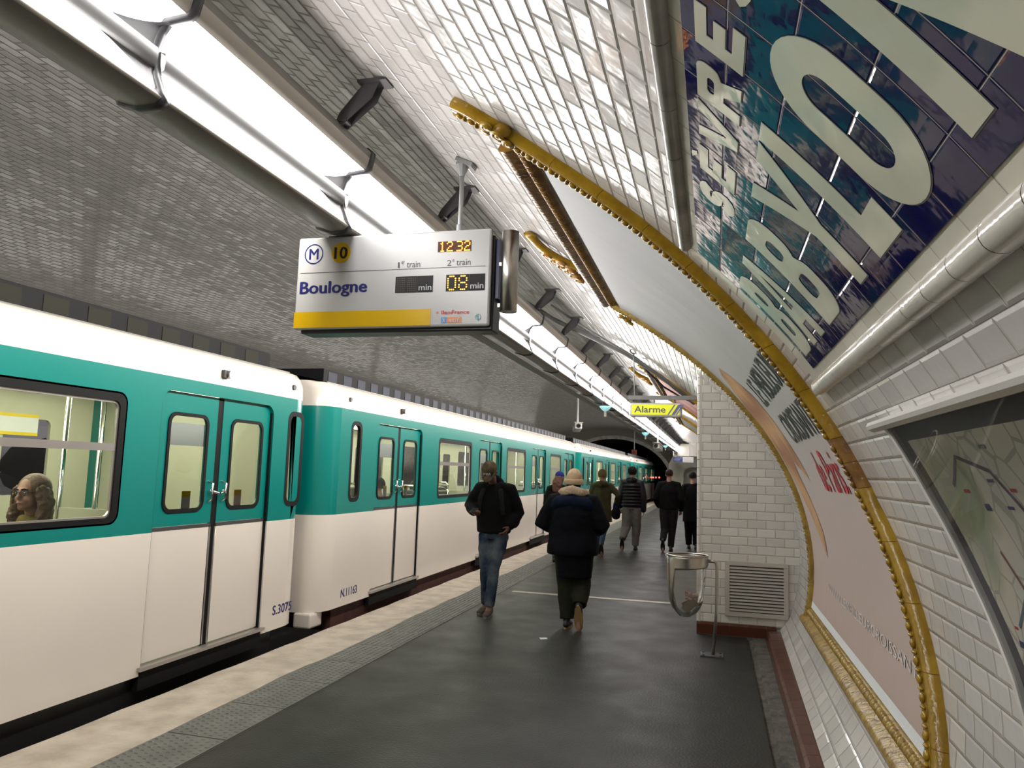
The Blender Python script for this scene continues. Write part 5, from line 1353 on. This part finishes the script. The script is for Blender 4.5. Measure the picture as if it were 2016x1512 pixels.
me.materials.clear(); me.materials.append(M['white_sticker']); link(bpy.data.objects.new('cap_lettering', me), cap)
mb = MB(); mb.tube([(-.10, .14, 1.40), (-.12, .155, 1.30), (-.14, .13, 1.12)], [(.028, .008)]*3, n=8, up=(0, 1, 0)); mb.tube([(.10, .13, 1.40), (.13, .15, 1.30), (.15, .12, 1.15)], [(.028, .008)]*3, n=8, up=(0, 1, 0)); mb.build('backpack_straps', C_dkgrey, p, smooth=True)
t = empty('backpack', (-2.44, 8.44, 0), PI, label='dark backpack worn by the man in the camouflage cap', cat='bag')
mb = MB(); mb.tube([(-.06, -.21, 1.02), (-.07, -.24, 1.12), (-.06, -.22, 1.36)], [(.19, .09), (.20, .10), (.15, .07)], n=16, up=(0, 1, 0)); remesh(mb.build('pack', C_dkgrey, t), .013, disp=.015)
t = empty('phone', (-2.62, 8.14, 1.13), 0, label='dark phone held at chest height by the man in the camouflage cap', cat='phone')
mb = MB(); mb.box(-.035, .035, -.075, .075, -.004, .004, M=Matrix.Rotation(R(18), 4, 'X')); mb.build('phone_body', M['black'], t, bevel=.004)
t.location = (-2.585, 8.115, 1.165)

# --- man in beige beanie, walking away
p = empty('person', (-1.44, 7.98, 0), 0, label='man walking away in beige beanie, shearling collar and long dark coat', cat='person')
J = stand(1.66, head=(.0, .04, 1.52), neck=(0, 0, 1.385), chest=(0, 0, 1.20), shl=(-.20, 0, 1.31), shr=(.20, 0, 1.31), ell=(-.32, -.02, 1.08), elr=(.31, -.02, 1.08), wrl=(-.22, .20, 1.02), wrr=(.22, .20, 1.02), knr=(.10, .05, .44), knl=(-.07, .06, .47))
feet(J, 'l', -.045, .03, 0); raised(J, 'r', .105, -.10, .02, 68)
mb, Hm = human(J, palm=((1, 0, 0), (-1, 0, 0)), curl=(.9, .9))
remesh(mb.build('body', M['skin'], p), .0085, sm=3)
co = top_garment('coat', J, C_navy, p, .76, (.27, .19), arm=(.095, .092, .07), body=(.235, .17), collar=.10, waist=1.08, disp=.025, mid=(.275, .195))
mb = MB(); mb.tube([(0.03, 0, .52), (0.03, 0, .70), (.02, 0, .90)], [(.185, .13), (.20, .145), (.22, .15)], n=18, up=(0, 1, 0), rnd=False); remesh(mb.build('coat_skirt', C_navy, p), .014, disp=.02)
mb = MB(); mb.tube([(-.225, -.02, 1.245), (-.14, -.07, 1.30), (0, -.085, 1.315), (.14, -.07, 1.30), (.225, -.02, 1.245)], [(.06, .06), (.085, .075), (.09, .08), (.085, .075), (.06, .06)], n=14); remesh(mb.build('yoke', C_yoke, p), .012)
mb = MB(); mb.tube([(-.15, .01, 1.40), (-.10, -.085, 1.415), (0, -.115, 1.44), (.10, -.085, 1.415), (.15, .01, 1.40)], [(.02, .04), (.03, .045), (.034, .05), (.03, .045), (.02, .04)], n=12); remesh(mb.build('collar', C_sherpa, p), .009, disp=.012, dscale=.02)
trousers('trousers', J, C_olive2, p, r=(.115, .10, .078))
shoe(J, 'l', C_blk, C_sole, p); shoe(J, 'r', C_blk, C_sole, p)
bn_ = cap_ball('beanie', C_beanie, p, Hm, (0, -.01, .02), (.088, .108, .125), cut=-.30)
mb = MB(); ring = [Hm @ V((.092*math.cos(2*PI*k/24), -.01+.112*math.sin(2*PI*k/24), .0)) for k in range(25)]; mb.tube(ring, [(.010, .030)]*25, n=10, cap=False, rnd=False, up=(.0, .01, 1)); mb.build('cuff', C_beanie, bn_, smooth=True)
cap_ball('hair', C_hair, p, Hm, (0, -.03, -.03), (.078, .075, .05), cut=-.9)

# --- woman in blue cap behind the beanie man
p = empty('person', (-2.70, 13.5, 0), 0, label='woman in blue cap, mostly hidden behind the man in the beige beanie', cat='person')
J = stand(1.63, knl=(-.08, .10, .47), knr=(.08, .04, .46)); feet(J, 'l', -.07, .08); feet(J, 'r', .08, -.1)
mb, Hm = human(J, female=True); remesh(mb.build('body', M['skin'], p), .012)
top_garment('coat', J, C_black, p, .72, (.20, .15), body=(.18, .13)); trousers('jeans', J, C_jean2, p, r=(.09, .065, .055))
for s_ in 'lr': shoe(J, s_, C_blk, C_blk, p)
cap_ball('cap', cloth('royal_blue_cap', (.02, .025, .16)), p, Hm, (0, -.008, .035), (.085, .102, .09), cut=-.1)
mb = MB(); mb.tube([(0, -.03, 1.52), (-.02, -.08, 1.42), (-.03, -.10, 1.28)], [(.085, .07), (.10, .05), (.08, .03)], n=14, up=(0, 1, 0)); remesh(mb.build('hair', C_hairr, p), .012, disp=.02, dscale=.04)

# --- woman in olive parka
p = empty('person', (-2.18, 15.3, 0), 0, label='woman in olive parka and moss beanie with right arm held out', cat='person')
J = stand(1.70, shr=(.16, 0, 1.37), elr=(.33, -.02, 1.20), wrr=(.28, .14, 1.03), knl=(-.07, .12, .5), knr=(.05, -.02, .46)); feet(J, 'l', -.08, .20); raised(J, 'r', .05, -.25, .02, 55)
mb, Hm = human(J, female=True, palm=((0, 1, 0), (-1, 0, 0))); remesh(mb.build('body', M['skin'], p), .012)
top_garment('parka', J, C_olive, p, .66, (.22, .17), body=(.19, .14), arm=(.07, .06, .05)); trousers('leggings', J, C_jean2, p, r=(.085, .06, .05))
for s_ in 'lr': shoe(J, s_, C_blk, C_blk, p)
cap_ball('beanie', C_green, p, Hm, (0, -.01, .02), (.088, .108, .115), cut=-.5)
mb = MB(); mb.tube([(-.08, -.08, 1.40), (0, -.12, 1.41), (.08, -.08, 1.40)], [(.05, .06), (.07, .07), (.05, .06)], n=12); remesh(mb.build('hood', C_olive, p), .012)
mb = MB(); mb.tube([(-1.90, 15.42, 1.06), (-1.92, 15.46, .99), (-1.96, 15.5, .93)], [(.05, .02), (.06, .03), (.03, .02)], n=10); tag(remesh(mb.build('blue_pouch', cloth('cobalt_cloth', (.03, .05, .30))), .01), 'small cobalt blue pouch in the hand of the woman in olive', 'bag')

# --- man in black puffer jacket and grey joggers
p = empty('person', (-1.70, 16.5, 0), 0, label='dark haired man in black quilted puffer jacket and grey joggers', cat='person')
J = stand(1.79, wrr=(.25, .0, .86), knl=(-.12, .02, .48), knr=(.09, .10, .51)); feet(J, 'r', .07, .12); raised(J, 'l', -.17, -.20, .03, 60)
mb, Hm = human(J, palm=((1, 0, 0), (-1, 0, 0))); remesh(mb.build('body', M['skin'], p), .011)
jk = top_garment('puffer_jacket', J, C_puffer, p, .92, (.20, .15), body=(.215, .15), arm=(.085, .075, .06), disp=0)
mb = MB()
for k in range(7):
    z = .97+k*.068; mb.tube([(.205*math.cos(2*PI*q/24), .155*math.sin(2*PI*q/24)+0, z) for q in range(25)], .030, n=8, cap=False, rnd=False)
o = mb.build('quilting', C_puffer, jk, smooth=True)
mb = MB(); mb.tube([(-.08, -.07, 1.50), (0, -.11, 1.50), (.08, -.07, 1.50)], [(.05, .055), (.06, .065), (.05, .055)], n=12); remesh(mb.build('hood', C_puffer, p), .012)
trousers('joggers', J, C_grey, p, r=(.12, .10, .072)); 
for s_ in 'lr': shoe(J, s_, C_blk, C_blk, p)
o = cap_ball('hair', C_hair, p, Hm, (0, -.018, .025), (.092, .108, .108), cut=-.75); remesh(o, .01, disp=.03, dscale=.03)
# black bag near him
t = MB(); t.tube([(-2.02, 16.45, .93), (-2.04, 16.45, .80), (-2.03, 16.45, .70)], [(.05, .03), (.11, .07), (.09, .06)], n=12, up=(0, 1, 0)); tag(remesh(t.build('shoulder_bag', C_black), .012), 'black shoulder bag hanging left of the man in the puffer jacket', 'bag')

# --- man in black bomber jacket
p = empty('person', (-.93, 16.7, 0), 0, label='brown haired man in plain black bomber jacket walking beside the tiled pier', cat='person')
J = stand(1.76, ell=(-.27, -.05, 1.12), elr=(.27, -.05, 1.12), wrl=(-.22, .12, .96), wrr=(.22, .12, .96), knl=(-.08, 0, .47), knr=(.07, .08, .5)); feet(J, 'r', .04, .08); raised(J, 'l', -.11, -.15, .02, 62)
mb, Hm = human(J, palm=((1, 0, 0), (-1, 0, 0)), curl=(.9, .9)); remesh(mb.build('body', M['skin'], p), .011)
top_garment('bomber_jacket', J, C_black, p, .90, (.20, .15), body=(.225, .155), arm=(.085, .08, .06), waist=1.02, collar=.07); trousers('trousers', J, C_dkgrey, p, r=(.115, .088, .066))
for s_ in 'lr': shoe(J, s_, C_blk, C_blk, p)
o = cap_ball('hair', mat('chestnut_hair', (.020, .008, .005), .7, spec=.2, bump=.006, bscale=80), p, Hm, (0, -.012, .03), (.084, .102, .096), cut=-.55)
mb = MB(); mb.tube([Hm @ V((-.07, .02, .06)), Hm @ V((.0, .07, .115)), Hm @ V((.07, .02, .06))], .012, n=8); 
for s_ in (-1, 1): mb.tube([Hm @ V((.02*s_, .09, .10)), Hm @ V((.06*s_, .07, .095))], [(.022, .006)]*2, n=10)
mb.build('sunglasses_on_head', M['black'], p, smooth=True)

# --- person partly behind the pier
p = empty('person', (-.46, 17.6, 0), 0, label='person in long black coat half hidden by the tiled pier edge', cat='person')
J = stand(1.72, wrl=(-.26, .02, .86)); feet(J, 'l', -.08, .05); feet(J, 'r', .08, -.05)
mb, Hm = human(J); remesh(mb.build('body', M['skin'], p), .013); top_garment('coat', J, C_black, p, .60, (.22, .17)); trousers('trousers', J, C_black, p)
for s_ in 'lr': shoe(J, s_, C_blk, C_blk, p)
cap_ball('hair', C_hair, p, Hm, (0, -.012, .03), (.084, .102, .096), cut=-.55)

# --- passengers seated in the cars
def seated(**kw):
    J = dict(pelvis=(0, 0, .70), chest=(0, .03, 1.02), neck=(0, .04, 1.20), head=(0, .08, 1.35), shl=(-.17, .03, 1.14), shr=(.17, .03, 1.14), ell=(-.22, .04, .90), elr=(.22, .04, .90), wrl=(-.10, .22, .84), wrr=(.10, .22, .84),
             hpl=(-.09, .03, .66), hpr=(.09, .03, .66), knl=(-.09, .44, .66), knr=(.09, .44, .66), anl=(-.09, .44, .22), anr=(.09, .44, .22), tol=(-.09, .58, .16), tor=(.09, .58, .16), hel=(-.09, .42, .135), her=(.09, .42, .135))
    J.update(kw); return J
p = empty('person', (-4.28, 4.04, 0), R(170), label='seated woman with long brown hair and mustard coat in the nearest car window', cat='person')
J = seated(head=(0, .07, 1.37), neck=(0, .03, 1.22))
mb, Hm = human(J, female=True, headrot=Matrix.Rotation(R(14), 4, 'Z')); remesh(mb.build('body', M['skin'], p), .008, sm=3); face_parts(p, Hm)
top_garment('coat', J, C_mustard, p, .66, (.19, .16), body=(.20, .15), arm=(.075, .07, .055), disp=.03, collar=.08); trousers('trousers', J, C_dkgrey, p, r=(.10, .08, .06))
for s_ in 'lr': shoe(J, s_, C_blk, C_blk, p)
hg = cap_ball('hair', C_hairb, p, Hm, (0, -.03, .03), (.098, .10, .105), cut=-.6)
mb = MB()
for s_, yy_ in ((-1, .0), (1, .0), (-.6, -.05), (.6, -.05), (0, -.07)):
    mb.tube([Hm @ V((.085*s_, yy_, .03)), Hm @ V((.10*s_, yy_-.02, -.06)), Hm @ V((.11*s_, yy_-.01, -.16)), Hm @ V((.10*s_, yy_, -.25))], [(.028, .05), (.035, .06), (.04, .055), (.02, .03)], n=10, up=(0, 1, 0))
remesh(mb.build('long_locks', C_hairb, hg), .010, disp=.03, dscale=.03)
mb = MB()
for s_ in (-1, 1): mb.tube([Hm @ V((.032*s_+.021*math.cos(2*PI*q/14), .099, .006+.017*math.sin(2*PI*q/14))) for q in range(15)], .0018, n=6, cap=False, rnd=False)
mb.tube([Hm @ V((-.012, .10, .01)), Hm @ V((.012, .10, .01))], .0018, n=6)
for s_ in (-1, 1): mb.tube([Hm @ V((.052*s_, .098, .01)), Hm @ V((.078*s_, .0, .01))], .0018, n=6)
mb.build('spectacles', C_hair, p, smooth=True)
def passenger(x, y, rz, m, hairm, label):
    p = empty('person', (x, y, 0), rz, label=label, cat='person'); J = seated()
    mb, Hm = human(J, fingers=False); remesh(mb.build('body', M['skin'], p), .015)
    top_garment('coat', J, m, p, .66, (.19, .16), vox=.018); trousers('trousers', J, C_dkgrey, p, vox=.02)
    cap_ball('hair', hairm, p, Hm, (0, -.015, .03), (.088, .105, .10), cut=-.6)
passenger(-4.35, 11.45, R(180), C_black, C_hair, 'passenger in black coat seated behind the first wide window of the second car')
passenger(-5.8, 10.7, R(0), C_dkgrey, C_hairb, 'passenger in grey coat seated on the far side of the second car')
passenger(-4.35, 15.1, R(180), C_navy, C_hair, 'dark clad passenger seated at the middle wide window of the second car')
passenger(-4.3, 9.75-.35, R(90), C_black, C_hair, 'dark clad passenger seated just inside the first doors of the second car')
